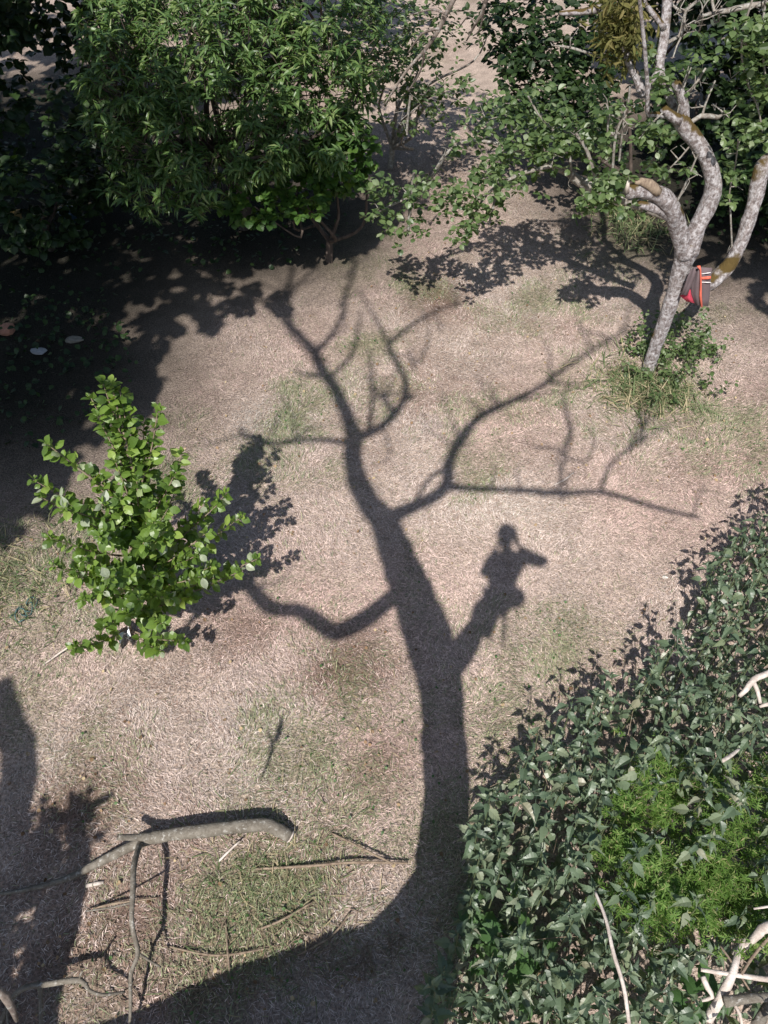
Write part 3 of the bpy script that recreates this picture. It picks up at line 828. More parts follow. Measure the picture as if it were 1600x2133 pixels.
yj = YA - .16
JB = sheet('body', ([(1446, 556), (1445, 580), (1446, 600), (1447, 625), (1449, 636)], [(1484, 558), (1481, 580), (1480, 600), (1478, 622), (1475, 638)]), yj, M_JB, JK)
sheet('sleeve', ([(1440, 560), (1432, 576), (1426, 596), (1418, 613)], [(1450, 556), (1448, 578), (1440, 598), (1432, 616)]), yj - .03, M_JB, JK, .03)
sheet('lapel', ([(1446, 572), (1440, 592), (1440, 612), (1447, 634)], [(1459, 558), (1459, 590), (1458, 615), (1460, 637)]), yj - .025, M_JB, JB)
sheet('lining', ([(1432, 602), (1424, 612), (1416, 616), (1430, 628)], [(1438, 600), (1440, 612), (1444, 622), (1449, 632)]), yj - .005, M_JR, JK, .02, 9, 0, .02)
sheet('piping', ([(1451, 554), (1457, 562), (1458, 590), (1456, 615), (1460, 640)], [(1459, 553), (1461, 562), (1462, 590), (1462, 615), (1464, 640)]), yj - .05, M_JO, JB, .01, 3)
sheet('stripe', ([(1461, 577), (1461, 583)], [(1481, 575), (1481, 581)]), yj - .028, M_JO, JB, .006, 7)
sheet('stripe', ([(1461, 570), (1461, 571.6)], [(1481, 567), (1481, 568.6)]), yj - .028, M_JW, JB, .006, 7)
sheet('stripe', ([(1459, 587), (1459, 588.6)], [(1481, 587.6), (1481, 589.2)]), yj - .028, M_JW, JB, .006, 7)


# ================================================================= other trees and shrubs
def lobes_leaves(lobes, n, shell=.55):
    """points through the volume of ellipsoid lobes, denser near the outside"""
    w = np.array([l[3] * l[4] * l[5] for l in lobes]) ** .8; idx = rng.choice(len(lobes), n, p=w / w.sum())
    Lb = np.array(lobes)[idx]; d = rand_dirs(n); r = shell + (1 - shell) * rng.random(n) ** .6
    r = r * (1 + .18 * rng.normal(size=n) * .6)
    return Lb[:, :3] + d * r[:, None] * Lb[:, 3:6], d


def branches(parent, base, tips, r0, mat, name='limb', split=6, bend=.15):
    """trunk point -> crown tips; thick limbs are single parts"""
    for t in tips:
        t = np.asarray(t); b = np.asarray(base); mid1 = b + (t - b) * .4 + rng.normal(size=3) * bend; mid2 = b + (t - b) * .72 + rng.normal(size=3) * bend
        MB().tube([b, mid1, mid2, t], [r0, r0 * .7, r0 * .45, r0 * .15], 7, .15, True, .12).build(name, mat, parent)


# ---- peach tree
PB = np.array([-2.0, 10.2, 0])
PT = thing('peach_tree', PB, 'leafy peach tree with narrow drooping leaves filling the far side of the lawn', 'tree')
MB().tube([PB + [0, 0, -.1], PB + [.05, -.05, .5], PB + [0, -.1, 1.0]], [.11, .085, .08], 10, .2).build('trunk', M_BARK_PEACH, PT)


def lobe(px_, py_, yy, rx_, ry_, rz_):
    p = PY(px_, py_, yy); return (p[0], p[1], p[2], rx_, ry_, rz_)


PL = [lobe(470, 150, 9.8, 1.35, 1.1, .85), lobe(300, 170, 9.3, .85, .8, .7), lobe(640, 170, 9.7, 1.0, .9, .8), lobe(450, 290, 8.9, 1.1, .7, .5), lobe(270, 300, 8.9, .6, .6, .45), lobe(620, 270, 9.0, .9, .7, .45), lobe(300, 400, 8.5, .55, .4, .3),
      lobe(420, 60, 10.6, 1.3, 1.0, .8), lobe(650, 50, 10.6, 1.3, 1.0, .8), lobe(250, 60, 10.0, .6, .6, .5), lobe(720, 240, 9.2, .35, .4, .3), lobe(410, 420, 8.4, .35, .3, .2), lobe(560, 330, 8.7, .5, .4, .25), lobe(340, 330, 9.2, .6, .5, .4), lobe(460, 370, 8.9, .6, .5, .3), lobe(220, 200, 9.6, .5, .6, .6)]
branches(PT, PB + [0, -.1, .95], [np.array(l[:3]) + rng.normal(size=3) * .1 for l in PL], .055, M_BARK_PEACH)
out = []
cc, dd = lobes_leaves(PL, 2300, .5)
twg = MB()
hub, _ = lobes_leaves(PL, 150, .55)
dist = ((cc[:, None, :] - hub[None]) ** 2).sum(2); nh = hub[dist.argmin(1)]
cc = nh + (cc - nh) * .66
for c, d_ in zip(cc, dd):
    if c[2] < .55:
        continue
    k = rng.integers(7, 12); a = rng.random(k) * 6.28; el = rng.uniform(-.25, .75, k)
    out_d = norm(d_ * .5 + np.array([0, 0, .25]))
    D = np.stack([np.cos(a) * np.cos(el), np.sin(a) * np.cos(el), np.sin(el)], 1) + out_d * .45
    st = rng.random(k)[:, None] * out_d * -.09
    out.append((c[None] + st, D, np.array([0, 0, 1.]) + rng.normal(size=(k, 3)) * .3, .142 * (.7 + .55 * rng.random(k))))
    twg.tube([c - out_d * .22 + rng.normal(size=3) * .03, c], [.006, .003], 4, 0, False, .3)
Pl, Dl, Nl, Sl = cat(out)
leaves(PT, T_PEACH, Pl, Dl, Nl, Sl, M_PEACH, 300)
twg.build('twigs', M_BARK_PEACH, PT)['kind'] = 'stuff'

# ---- broad-leaved shrubs and other greenery


def shrub(name, base, lobes, n, tmpl, mat, size, label, cat_, nobj=0, droop=.1, limbs=True, per=5, group=None, bark=M_BARK_PEACH, shell=.5):
    base = np.asarray(base, float)
    t = thing(name, base, label, cat_, group)
    MB().tube([base + [0, 0, -.1], base + [.03, 0, .35]], [.06, .045], 8, .2).build('trunk', bark, t)
    if limbs:
        branches(t, base + [.03, 0, .3], [l[:3] for l in lobes], .03, bark)
    cc, dd = lobes_leaves(lobes, n, shell)
    ok = cc[:, 2] > .12; cc = cc[ok]; dd = dd[ok]
    out = [rosette(c, per, .2, size, droop) for c in cc]
    P, D, Nn, Sz = cat(out)
    D = D + np.repeat(dd, per, 0) * .4
    leaves(t, tmpl, P, D, Nn, Sz, mat, nobj)
    return t


shrub('hazel_shrub', (-.75, 9.3, 0), [lobe(700, 350, 9.2, .5, .4, .35), lobe(620, 390, 9.0, .5, .35, .3), lobe(530, 430, 8.7, .35, .3, .2), lobe(740, 290, 9.2, .3, .3, .25), lobe(640, 430, 8.6, .25, .3, .15)], 260, T_ROUND, M_HAZEL, .10,
      'dark round-leaved shrub tucked under the edge of the peach tree', 'shrub', 200)
shrub('elder_shrub', (3.6, 11.0, 0), [lobe(1180, 130, 11, .9, .7, .7), lobe(1110, 180, 10.6, .6, .6, .5), lobe(1150, 40, 12, 1.1, .8, .7), lobe(1200, 240, 10.0, .6, .5, .4)], 620, T_APPLE, M_DARKLEAF, .12,
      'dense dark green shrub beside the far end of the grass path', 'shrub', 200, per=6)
shrub('young_apple_tree', (.1, 12.0, 0), [lobe(850, 60, 12, .75, .6, .5), lobe(780, 110, 11.4, .6, .5, .45), lobe(830, 150, 11.2, .6, .5, .4), lobe(900, 180, 11, .5, .4, .35), lobe(900, 40, 12.4, .45, .5, .5), lobe(960, 210, 10.6, .5, .4, .3), lobe(860, 230, 10.6, .5, .4, .3), lobe(1020, 60, 13, .3, .3, .3)], 520, T_APPLE, M_APPLE_OLD, .085,
      'thin sparse apple tree between the peach tree and the grass path', 'tree', 300, per=4, bark=M_TWIG_PALE)
# dark overhanging boughs at the top of the picture
OT = thing('overhanging_bough', PY(1010, -120, 6.6), 'bare dark bough hanging down in front of the grass path', 'branch')
for pts in ([(1040, -150, 10), (1010, 10, 9), (990, 50, 7), (972, 85, 3)], [(1010, 10, 5), (1000, 60, 3), (985, 75, 2)], [(1040, -150, 12), (945, 0, 11), (915, 60, 10), (885, 105, 8), (845, 150, 6), (800, 220, 3)], [(915, 60, 7), (880, 70, 5), (850, 110, 3)], [(885, 105, 5), (875, 150, 4), (850, 190, 3)], [(930, 30, 5), (900, 20, 4), (860, 30, 3)], [(990, 50, 4), (975, 35, 3), (955, 60, 2)]):
    tubepx(pts, 6.6, 6.9, 'bough', M_BARK_DEAD, OT, 6, .2)

# ---- hedge trees in the shaded background
BACK = [('hedge_tree', (-6.6, 11.5, 0), [(-6.2, 11.0, 1.9, 1.5, 1.2, 1.6), (-5.2, 11.6, 2.9, 1.3, 1.2, 1.0), (-7.2, 10.0, 2.2, 1.4, 1.3, 1.5)], 'dark hedge tree in deep shade behind the peach tree'),
        ('hedge_tree', (-4.6, 13.5, 0), [(-4.6, 13.2, 2.6, 1.7, 1.2, 1.6), (-3.4, 13.8, 3.2, 1.5, 1.2, 1.3)], 'tall dark hedge tree rising behind the top of the peach tree'),
        ('hedge_tree', (6.6, 12.6, 0), [(6.4, 12.4, 2.0, 1.8, 1.2, 1.6), (7.6, 11.2, 2.2, 1.4, 1.2, 1.7), (5.6, 13.4, 2.6, 1.4, 1.1, 1.4)], 'dark hedge tree in the shade behind the old apple tree'),
        ('hedge_tree', (4.9, 15.2, 0), [(4.8, 15.0, 2.4, 1.5, 1.1, 1.6), (6.8, 15.2, 3.2, 1.8, 1.3, 1.6)], 'dark hedge tree beside the far end of the grass path'),
        ('hedge_tree', (-1.2, 16.8, 0), [(-1.4, 16.6, 2.3, 1.8, 1.2, 1.6), (-3.2, 17.2, 2.6, 1.8, 1.4, 1.8)], 'green hedge tree closing the far end behind the peach tree')]
for nm, b_, lb, lab in BACK:
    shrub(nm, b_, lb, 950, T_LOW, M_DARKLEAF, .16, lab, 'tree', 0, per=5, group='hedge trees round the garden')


# ---- big shade trees outside the picture (left and right)
def shade_tree(name, base, top, shadow_poly, n, zr, label, leaf=.17, extra=None, per=8, hole=None):
    t = thing(name, base, label, 'tree', None)
    base = np.asarray(base, float)
    MB().tube([base + [0, 0, -.1], base + [.1, .1, 2], np.asarray(top)], [.3, .22, .16], 12, .2, True, .2).build('trunk', M_BARK_PEACH, t)
    out = []; cen = []
    for q in sample_poly(shadow_poly, n):
        if hole is not None and rng.random() < hole(q):
            continue
        q = q + rng.normal(size=2) * 16
        p = up_sun(G(q[0], q[1]), z=rng.uniform(*zr))
        pp = project(p)
        if pp[2][0] > .05 and -20 < pp[0][0] < 1620 and -20 < pp[1][0] < 2150:
            continue
        cen.append(p); out.append(rosette(p, per, .1, leaf, .1))
    cen = np.array(cen)
    branches(t, top, cen[rng.choice(len(cen), 16)], .08, M_BARK_PEACH, bend=.4)
    P, D, Nn, Sz = cat(out)
    o = link('crown', leaf_mesh('crown', T_LOW, P, D, Nn, Sz, M_HAZEL, tuple(base)), t); o['kind'] = 'stuff'
    return t


SHADE_L = [(-260, 1200), (-60, 1130), (40, 1085), (110, 1020), (150, 930), (200, 880), (300, 850), (330, 800), (330, 720), (420, 700), (500, 690), (520, 650), (590, 660), (600, 610), (560, 575), (640, 545), (690, 535), (770, 512), (800, 470), (640, 440), (470, 410), (390, 300), (300, 170), (260, 90), (230, -20), (-100, -60), (-500, 60), (-700, 500), (-600, 900)]


def hole_l(q):      # the crown thins out towards its rim
    return .5 if (q[1] > 540 and q[0] > 240 and q[1] < 720) else (.12 if q[0] > 640 else 0)


shade_tree('shade_tree', (-7.2, 3.6, 0), (-6.4, 4.0, 4.2), SHADE_L, 3300, (4.8, 7.6), 'large leafy tree beside the lawn casting the deep shade under the peach tree', .19, hole=hole_l)
# dappling over the far grass beside the path
SHADE_M = [(790, 180), (940, 180), (1060, 220), (1000, 340), (900, 330), (800, 420), (770, 300)]

iv = []  # dark leaves added over the ground to deepen the tree shade
for cx_, cy_, rr_ in PAINTED_SHADE:
    k = int(200 * rr_); a = rng.random(k) * 6.28; q = rr_ * .68 * np.sqrt(rng.random(k))
    X = cx_ + q * np.cos(a); Y = cy_ + q * np.sin(a)
    iv.append((np.stack([X, Y, .02 + .16 * rng.random(k)], 1), rand_dirs(k) * [1, 1, .3], np.array([0, 0, 1.]) + rng.normal(size=(k, 3)) * .3, rng.uniform(.04, .10, k)))
Pl, Dl, Nl, Sl = cat(iv)
io = link('ivy', leaf_mesh('ivy', T_LOW, Pl, Dl, Nl, Sl, M_DARKLEAF)); io['kind'] = 'stuff'; tag(io, 'dark leaves added to deepen the shade on the ground under the trees', 'ivy')
out = []  # unseen leaves added overhead to dapple the far grass
for q in sample_poly([(780, 160), (930, 170), (1060, 215), (1040, 300), (960, 340), (900, 420), (800, 470), (770, 300)], 150):
    p = up_sun(G(q[0], q[1]), z=rng.uniform(4.2, 5.6)); pp = project(p)
    if not (0 < pp[0][0] < 1600 and pp[1][0] > -10):
        out.append(rosette(p, 8, .1, .14, .1))
Pl, Dl, Nl, Sl = cat(out)
dapple_leaves = link('foliage', leaf_mesh('foliage', T_APPLE, Pl, Dl, Nl, Sl, M_APPLE_OLD, parent_origin(OT)), OT); dapple_leaves['kind'] = 'stuff'
for nm, b_, lb, lab in (('laurel_shrub', (5.3, 10.4, 0), [(5.2, 10.3, .7, .8, .6, .6), (6.2, 10.0, .9, .8, .7, .8)], 'low dark shrub in the shade behind the forked apple trunk'), ('laurel_shrub', (4.6, 12.2, 0), [(4.7, 12.1, 1.0, .9, .6, .8), (5.6, 12.0, 1.3, .8, .6, .9)], 'dark shrub in the shade behind the withered tuft of the apple tree'), ('laurel_shrub', (-4.6, 9.6, 0), [(-4.5, 9.5, .7, .7, .6, .6), (-3.9, 10.4, 1.0, .7, .6, .8)], 'dark shrub added to hide a sunlit gap at the left side of the peach tree')):  # last shrub added to cover a sunlit gap with dark leaves
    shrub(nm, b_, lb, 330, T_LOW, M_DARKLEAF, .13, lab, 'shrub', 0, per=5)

# ================================================================= APPLE SAPLING
SB = G(275, 1325)
SA = thing('apple_sapling', SB, 'bushy young apple sapling with bright green oval leaves on the lawn', 'sapling')
topP = PY(235, 815, 3.96)
stem = [SB + [0, 0, -.05], SB + [.05, .06, .5], PY(285, 1060, 3.72), PY(262, 920, 3.86), topP]
MB().tube(stem, [.022, .018, .014, .010, .004], 8, .1).build('stem', M_STICK, SA)
st_s, _ = smooth_path(np.array(stem), np.ones(5), .03)
TIPS = [(190, 830, 3.9), (205, 870, 3.85), (330, 850, 4.0), (300, 880, 4.05), (98, 925, 3.72), (150, 950, 3.8), (70, 1000, 3.62), (85, 1035, 3.6), (380, 945, 4.05), (375, 1005, 4.0), (470, 1030, 3.95), (505, 1075, 3.9), (425, 1050, 3.85), (535, 1165, 3.62), (500, 1190, 3.55), (440, 1180, 3.45), (105, 1120, 3.35), (110, 1180, 3.25), (175, 1250, 3.05), (155, 1350, 2.98), (215, 1310, 2.95), (265, 1280, 2.95),
        (330, 1290, 3.05), (335, 1355, 3.05), (385, 1335, 3.15), (400, 1240, 3.3), (300, 1130, 3.25), (220, 1110, 3.25), (360, 1110, 3.45), (430, 1110, 3.65), (300, 960, 3.85), (210, 990, 3.75), (270, 1200, 3.05), (130, 1040, 3.55), (340, 1010, 3.8), (250, 1040, 3.5), (170, 1170, 3.2), (330, 1200, 3.2), (240, 860, 3.9), (285, 1000, 3.6), (170, 1080, 3.4), (380, 1170, 3.4), (350, 1060, 3.6), (200, 1200, 3.1), (290, 1250, 3.0), (240, 960, 3.7)]
TIPS += [(232, 800, 3.97), (250, 815, 3.98), (215, 800, 3.95), (270, 850, 3.95), (225, 900, 3.85), (265, 920, 3.9), (310, 920, 3.95)]
TIPS += [(a + rng.normal() * 24, min(b, 1290) + rng.normal() * 24, c + rng.normal() * .1) for a, b, c in TIPS if b > 1000 and 140 < a < 460 and rng.random() < .6]
out = []
for tp in TIPS:
    t_ = PY(*tp); f = np.clip((t_[2] - .35) / topP[2] * .85, .08, .92)
    a = st_s[int(f * (len(st_s) - 1))]
    c1 = a + (t_ - a) * .5 + [0, 0, -.06]; q, _ = smooth_path(np.array([a, c1, t_]), np.ones(3), .02)
    MB().tube([a, c1, t_], [.009, .006, .003], 6, .1).build('shoot', M_STICK, SA)
    k = max(14, int(len(q) * .9)); ax = norm(t_ - a)
    ii = (len(q) * (.25 + .75 * np.linspace(0, 1, k))).astype(int).clip(0, len(q) - 1)
    ang = np.arange(k) * 2.4 + rng.random() * 6
    e1 = norm(np.cross(ax, [.1, .2, 1.])); e2 = np.cross(ax, e1)
    D = np.cos(ang)[:, None] * e1 + np.sin(ang)[:, None] * e2 + ax * .55 + np.array([0, 0, .12]) + rng.normal(size=(k, 3)) * .2
    out.append((q[ii], D, np.array([-.12, -.25, 1.]) + rng.normal(size=(k, 3)) * .6, .108 * (.45 + .85 * rng.random(k)) * np.linspace(1.1, .75, k)))
    out.append(rosette(t_, 4, .8, .05, 0))
Pl, Dl, Nl, Sl = cat(out)
leaves(SA, T_APPLE, Pl, Dl, Nl, Sl, M_APPLE, 300)

# ================================================================= NETTLE BED
pts = sample_poly(BED, 1500)
sel = []
for q in pts:                     # keep tops apart
    h = rng.uniform(.72, 1.15)
    p = G(q[0], q[1], h)
    if all((p[0] - s_[0]) ** 2 + (p[1] - s_[1]) ** 2 > .122 ** 2 for s_ in sel):
        sel.append(np.array([p[0], p[1], h]))
sel = [s_ for s_ in sel if not in_poly(np.array([project(s_)[0][0]]), np.array([project(s_)[1][0]]), [(1330, 1640), (1480, 1600), (1640, 1660), (1640, 1950), (1450, 1960), (1340, 1900)])[0] or rng.random() < .42]
sel = [s_ for s_ in sel if not in_poly(np.array([project(s_)[0][0]]), np.array([project(s_)[1][0]]), [(1480, 1930), (1660, 1930), (1660, 2200), (1480, 2200)])[0]]
sel = [s_ for s_ in sel if vnoise(np.array([s_[0]]), np.array([s_[1]]), 2.2, 57, 2)[0] > .30]
sel = sel[:295]
under = []
stem_me = {}
for si, (bx_, by_, hh) in enumerate(sel):
    sx_, sy_ = (float(v_[0]) for v_ in project(np.array([bx_, by_, hh]))[:2])
    if sy_ < 1270:
        zone = ('far tip of the weed bed', 'nettles at the far tip of the weed bed')
    elif sx_ > 1470 and sy_ < 1600:
        zone = ('white bare branch', 'nettles round the white bare branch')
    elif 1270 < sx_ and 1570 < sy_ < 1960:
        zone = ('bright green cleavers', 'nettles among the cleavers')
    elif sx_ > 1380 and sy_ >= 1960:
        zone = ('bleached brushwood', 'nettles by the brushwood')
    elif 1150 < sx_ < 1400 and sy_ >= 1800:
        zone = ('thin bent pale stem', 'nettles by the bent stem')
    elif sx_ < 1150 and sy_ >= 1560:
        zone = ('trunk shadow on the lawn', 'nettles along the trunk shadow')
    else:
        zone = ('middle of the weed bed', 'nettles in the middle of the weed bed')
    t = thing('nettle_plant', (bx_, by_, 0), ('tall ' if hh > .93 else 'short ') + 'stinging nettle with toothed leaves ' + ('in the ' if 'weed bed' in zone[0] else 'beside the ') + zone[0], 'nettle', ('tall ' if hh > .93 else 'short ') + zone[1])
    lean = rng.normal(size=2) * .05 * hh + np.array([-.02, 0])
    kk = si % 6
    if kk not in stem_me:
        mb = MB().tube([[0, 0, -.04], [.01, 0, .4], [0.0, .01, 1.0]], [.006, .005, .003], 5, 0, False, .2)
        stem_me[kk] = mb.mesh('stem', M_STEM)
    so = link('stem', stem_me[kk], t)
    so.matrix_basis = Matrix(((1, 0, lean[0], 0), (0, 1, lean[1], 0), (0, 0, hh, 0), (0, 0, 0, 1)))
    P = []; D = []; Nn = []; Sz = []; a0 = rng.random() * 6.28
    nodes = [.99, .96, .91, .84, .75, .66]
    for li, f in enumerate(nodes):
        for s_ in (0, 1):
            if rng.random() < .10:
                continue
            a = a0 + li * 1.57 + s_ * math.pi + rng.normal() * .3
            el = (.9, .5, .15, -.15, -.3, -.4)[li] + rng.normal() * .15
            P.append([bx_ + lean[0] * f, by_ + lean[1] * f, hh * f]); D.append([math.cos(a) * math.cos(el), math.sin(a) * math.cos(el), math.sin(el)])
            Nn.append([rng.normal() * .4, rng.normal() * .4, 1]); Sz.append((.05, .085, .115, .125, .13, .13)[li] * rng.uniform(.6, 1.3) * (.72 + .35 * hh))
    leaf_objects(t, T_NETTLE, np.array(P), np.array(D), np.array(Nn), np.array(Sz), M_NETTLE)
    for f in np.linspace(.55, .12, 3):
        for s_ in range(2):
            a = rng.random() * 6.28; el = -.2 + rng.normal() * .2
            under.append((np.array([[bx_ + lean[0] * f, by_ + lean[1] * f, hh * f]]), np.array([[math.cos(a), math.sin(a), el]]), np.array([[rng.normal() * .3, rng.normal() * .3, 1]]), np.array([.14 * rng.uniform(.7, 1.2)])))
# understorey filling the bed
for q in sample_poly(BED, 1500):
    z_ = rng.uniform(.06, .5); c = G(q[0], q[1], z_)
    under.append((c[None], rand_dirs(1) * [1, 1, .35], np.array([[rng.normal() * .35, rng.normal() * .35, 1]]), np.array([rng.uniform(.07, .14)])))
Pl, Dl, Nl, Sl = cat(under)
uo = link('nettle_undergrowth', leaf_mesh('nettle_undergrowth', T_NETLOW, Pl, Dl, Nl, Sl, M_NETTLE)); uo['kind'] = 'stuff'
tag(uo, 'tangle of lower nettle leaves filling the weed bed', 'undergrowth')
# a couple of broader-leaved climbers near the trunk's shadow
for ci, (px_, py_, lab) in enumerate(((1025, 1930, 'broad lobed bryony leaves at the edge of the weed bed by the trunk shadow'), (1090, 2010, 'broad lobed bryony leaves between the nettles below the thin bent stem'), (1440, 2080, 'broad lobed bryony leaves beside the bleached brushwood'))):
    b_ = G(px_, py_, .45); t = thing('bryony', (b_[0], b_[1], 0), lab, 'plant')
    P = []; D = []; Nn = []; Sz = []
    vine = [[b_[0], b_[1], 0], [b_[0] + .05, b_[1], .3], [b_[0] - .1, b_[1] + .1, .5], [b_[0] - .2, b_[1] - .1, .55]]
    MB().tube(vine, [.005] * 4, 5).build('vine', M_STEM, t)
    for _ in range(16):
        P.append([b_[0] + np.clip(rng.normal(), -1.3, 1.3) * .12, b_[1] + np.clip(rng.normal(), -1.3, 1.3) * .14, rng.uniform(.3, .62)]); a = rng.random() * 6.28
        D.append([math.cos(a), math.sin(a), -.1]); Nn.append([rng.normal() * .2, rng.normal() * .2, 1]); Sz.append(rng.uniform(.11, .17))
    leaf_objects(t, T_LOBED, np.array(P), np.array(D), np.array(Nn), np.array(Sz), M_BRYONY)
# cleavers mat
CL = [(1290, 1660), (1330, 1570), (1420, 1600), (1500, 1610), (1640, 1600), (1660, 1960), (1520, 1960), (1400, 1940), (1300, 1900), (1270, 1780)]
out = []
for q in np.array([q + rng.normal(size=2) * 28 for q in sample_poly(CL, 2000) if vnoise(np.array([q[0]]), np.array([q[1]]), .018, 77, 3)[0] > .46]):
    hz = .42 + .45 * vnoise(np.array([q[0] / 90.]), np.array([q[1] / 90.]), 1., 3, 2)[0] + rng.normal() * .05
    c = G(q[0], q[1], hz)
    k = 7; a = np.arange(k) * .9 + rng.random() * 6; ax = norm(np.array([rng.normal() * .5, rng.normal() * .5, 1.]))
    e1 = norm(np.cross(ax, [1., 0, .1])); e2 = np.cross(ax, e1)
    D = np.cos(a)[:, None] * e1 + np.sin(a)[:, None] * e2 + ax * .2
    for lv in range(3):
        out.append((np.repeat((c + ax * (-.04 * lv))[None], k, 0), D + rng.normal(size=(k, 3)) * .15, np.repeat(ax[None], k, 0) + rng.normal(size=(k, 3)) * .2, rng.uniform(.022, .055, k)))
Pl, Dl, Nl, Sl = cat(out)
co = link('cleavers', leaf_mesh('cleavers', T_FINE, Pl, Dl, Nl, Sl, M_CLEAVER)); co['kind'] = 'stuff'
tag(co, 'bright green mat of fine-leaved cleavers among the nettles', 'weeds')

sk = MB()
for q in sample_poly(BED, 300):
    c = G(q[0], q[1], rng.uniform(.3, .6)); a = rng.random() * 6.28; l_ = rng.uniform(.1, .34); d_ = np.array([math.cos(a) * .7, math.sin(a) * .7, rng.uniform(.1, 1.0)]) * l_
    if in_poly(np.array([q[0]]), np.array([q[1]]), CL)[0] or rng.random() < .3:
        sk.tube([c, c + d_ * .6, c + d_ + [0, 0, -.03]], [.0028, .0024, .0015], 4, 0, False, .12)
o = sk.build('dry_stalks', M_STICK, None); o['kind'] = 'stuff'; tag(o, 'thin dry straw stalks standing among nettles and cleavers', 'stalks')

# ---- weeds and long grass at the foot of the old apple tree
for px_, py_, n_, sp, lab in ((1345, 740, 26, .16, 'leafy sucker shoots on the shaded side of the old apple trunk'), (1425, 740, 34, .20, 'leafy green weeds growing beside the foot of the old apple trunk'), (1395, 800, 22, .18, 'low clump of weeds in front of the old apple trunk')):
    b_ = G(px_, py_); t = thing('weed_clump', b_, lab, 'weeds', None); out = []
    for _ in range(n_):
        a = b_ + np.array([rng.normal() * sp, rng.normal() * sp, 0]); hgt = rng.uniform(.12, .46); tp = a + np.array([rng.normal() * .08, rng.normal() * .08, hgt])
        MB().tube([a, tp], [.004, .002], 4, 0, False, .3).build('stem', M_STEM, t)
        for f in (.35, .6, .8, 1.0):
            out.append(rosette(a + (tp - a) * f, 3, .15, .062, .1))
    Pl, Dl, Nl, Sl = cat(out); leaves(t, T_APPLE, Pl, Dl, Nl, Sl, M_APPLE_OLD, 60)
# rough grass tufts
TUFTS = [(1330, 810, 900, .42, .22, 'grey-green tuft of long grass in front of the old apple tree'), (1400, 830, 400, .3, .18, 'small tuft of long grass right of the old apple trunk foot'), (1320, 470, 500, .5, .25, 'pale long grass standing behind the forked apple trunk'), (60, 1210, 700, .55, .16, 'rough green grass at the left of the apple sapling'), (560, 1840, 900, .55, .12, 'patch of green grass below the sawn end of the fallen branch'), (740, 1480, 500, .4, .09, 'thin patch of green grass left of the trunk shadow')]
for px_, py_, n_, sp, hg, lab in TUFTS:
    c = G(px_, py_); xy = c[:2] + rng.normal(size=(n_, 2)) * sp * .6; a = rng.random(n_) * 6.28; el = rng.uniform(.3, 1.3, n_)
    P = np.stack([xy[:, 0], xy[:, 1], height(xy[:, 0], xy[:, 1])], 1); D = np.stack([np.cos(a) * np.cos(el), np.sin(a) * np.cos(el), np.sin(el)], 1)
    tv = [leaf_template([(0, .022), (.5, .02), (1, 0)], .3, .5)]
    mt = M_TUFTG if 'M_TUFTG' in globals() else None
    if mt is None:
        M_TUFTG = mat_leaf('tuft_blade', [(0, (.09, .13, .055)), (.6, (.15, .19, .09)), (.8, (.34, .29, .18)), (1, (.42, .35, .23))], .7, .2, .2); mt = M_TUFTG
    o = link('grass_tuft', leaf_mesh('grass_tuft', tv, P, D, np.array([0, 0, 1.]) + rng.normal(size=(n_, 3)) * .4, hg * (.6 + .8 * rng.random(n_)), mt, tuple(c))); o.location = Vector(c)
    o['kind'] = 'stuff'; tag(o, lab, 'grass')


# ================================================================= FALLEN BRANCHES AND STICKS
def gtube(pts, name, mat, parent, sides=9, rough=.15):
    """(px, py, width px, height m)"""
    P = []; R = []
    for px_, py_, w, z in pts:
        p = G(px_, py_, z); P.append(p); R.append(.5 * w * project(p)[2][0] / F)
    return MB().tube(P, R, sides, rough, True, .03).build(name, mat, parent)


b_ = G(430, 1728, 0)
FB = thing('fallen_branch', b_, 'thick fallen grey-brown branch with a sawn end lying on the lawn', 'branch')
FM = gtube([(604, 1742, 27, .06), (578, 1728, 27, .10), (550, 1718, 27, .15), (490, 1722, 27, .17), (430, 1730, 27, .18), (370, 1736, 26, .18), (318, 1745, 25, .17)], 'main_stem', M_LOG, FB, 12)
gtube([(325, 1743, 22, .17), (285, 1744, 15, .22), (246, 1744, 13, .30)], 'stub', M_LOG, FB)
gtube([(322, 1746, 22, .16), (280, 1760, 21, .14), (230, 1785, 19, .11), (185, 1808, 16, .08), (140, 1830, 13, .06), (60, 1852, 9, .04), (0, 1862, 6, .03)], 'side_branch', M_LOG, FB)
gtube([(293, 1752, 13, .15), (280, 1800, 12, .34), (277, 1860, 11, .40), (275, 1925, 10, .38), (287, 1985, 9, .30), (273, 2030, 9, .24), (272, 2100, 7, .15), (268, 2160, 5, .08)], 'side_branch', M_LOG, FB, 8)
gtube([(287, 1985, 6, .30), (310, 2000, 5, .22), (335, 2015, 4, .15)], 'twig', M_LOG, FB, 6)
gtube([(277, 1880, 5, .38), (232, 1890, 4, .2), (180, 1898, 3, .05)], 'twig', M_LOG, FB, 6)
e = G(606, 1743, .055); MB().tube([G(603.5, 1741.5, .06), e], [.047, .045], 10, .05).build('sawn_end', M_BONE, FM)
b_ = G(120, 2045, 0)
F2 = thing('fallen_branch', b_, 'thin lichen-spotted branch lying in the shade below the thick fallen branch', 'branch')
gtube([(0, 2133, 12, .05), (38, 2065, 12, .18), (100, 2050, 12, .22), (168, 2042, 12, .25), (185, 2062, 8, .22), (215, 2072, 7, .2), (260, 2066, 5, .1)], 'main_stem', M_LOG, F2)
gtube([(85, 2050, 8, .2), (85, 2100, 8, .12), (85, 2160, 7, .05)], 'side_branch', M_LOG, F2)
gtube([(165, 2042, 5, .25), (168, 2030, 5, .3), (172, 2022, 3, .33)], 'twig', M_LOG, F2)
gtube([(30, 2075, 6, .16), (15, 2110, 5, .12), (20, 2150, 4, .05)], 'twig', M_LOG, F2)
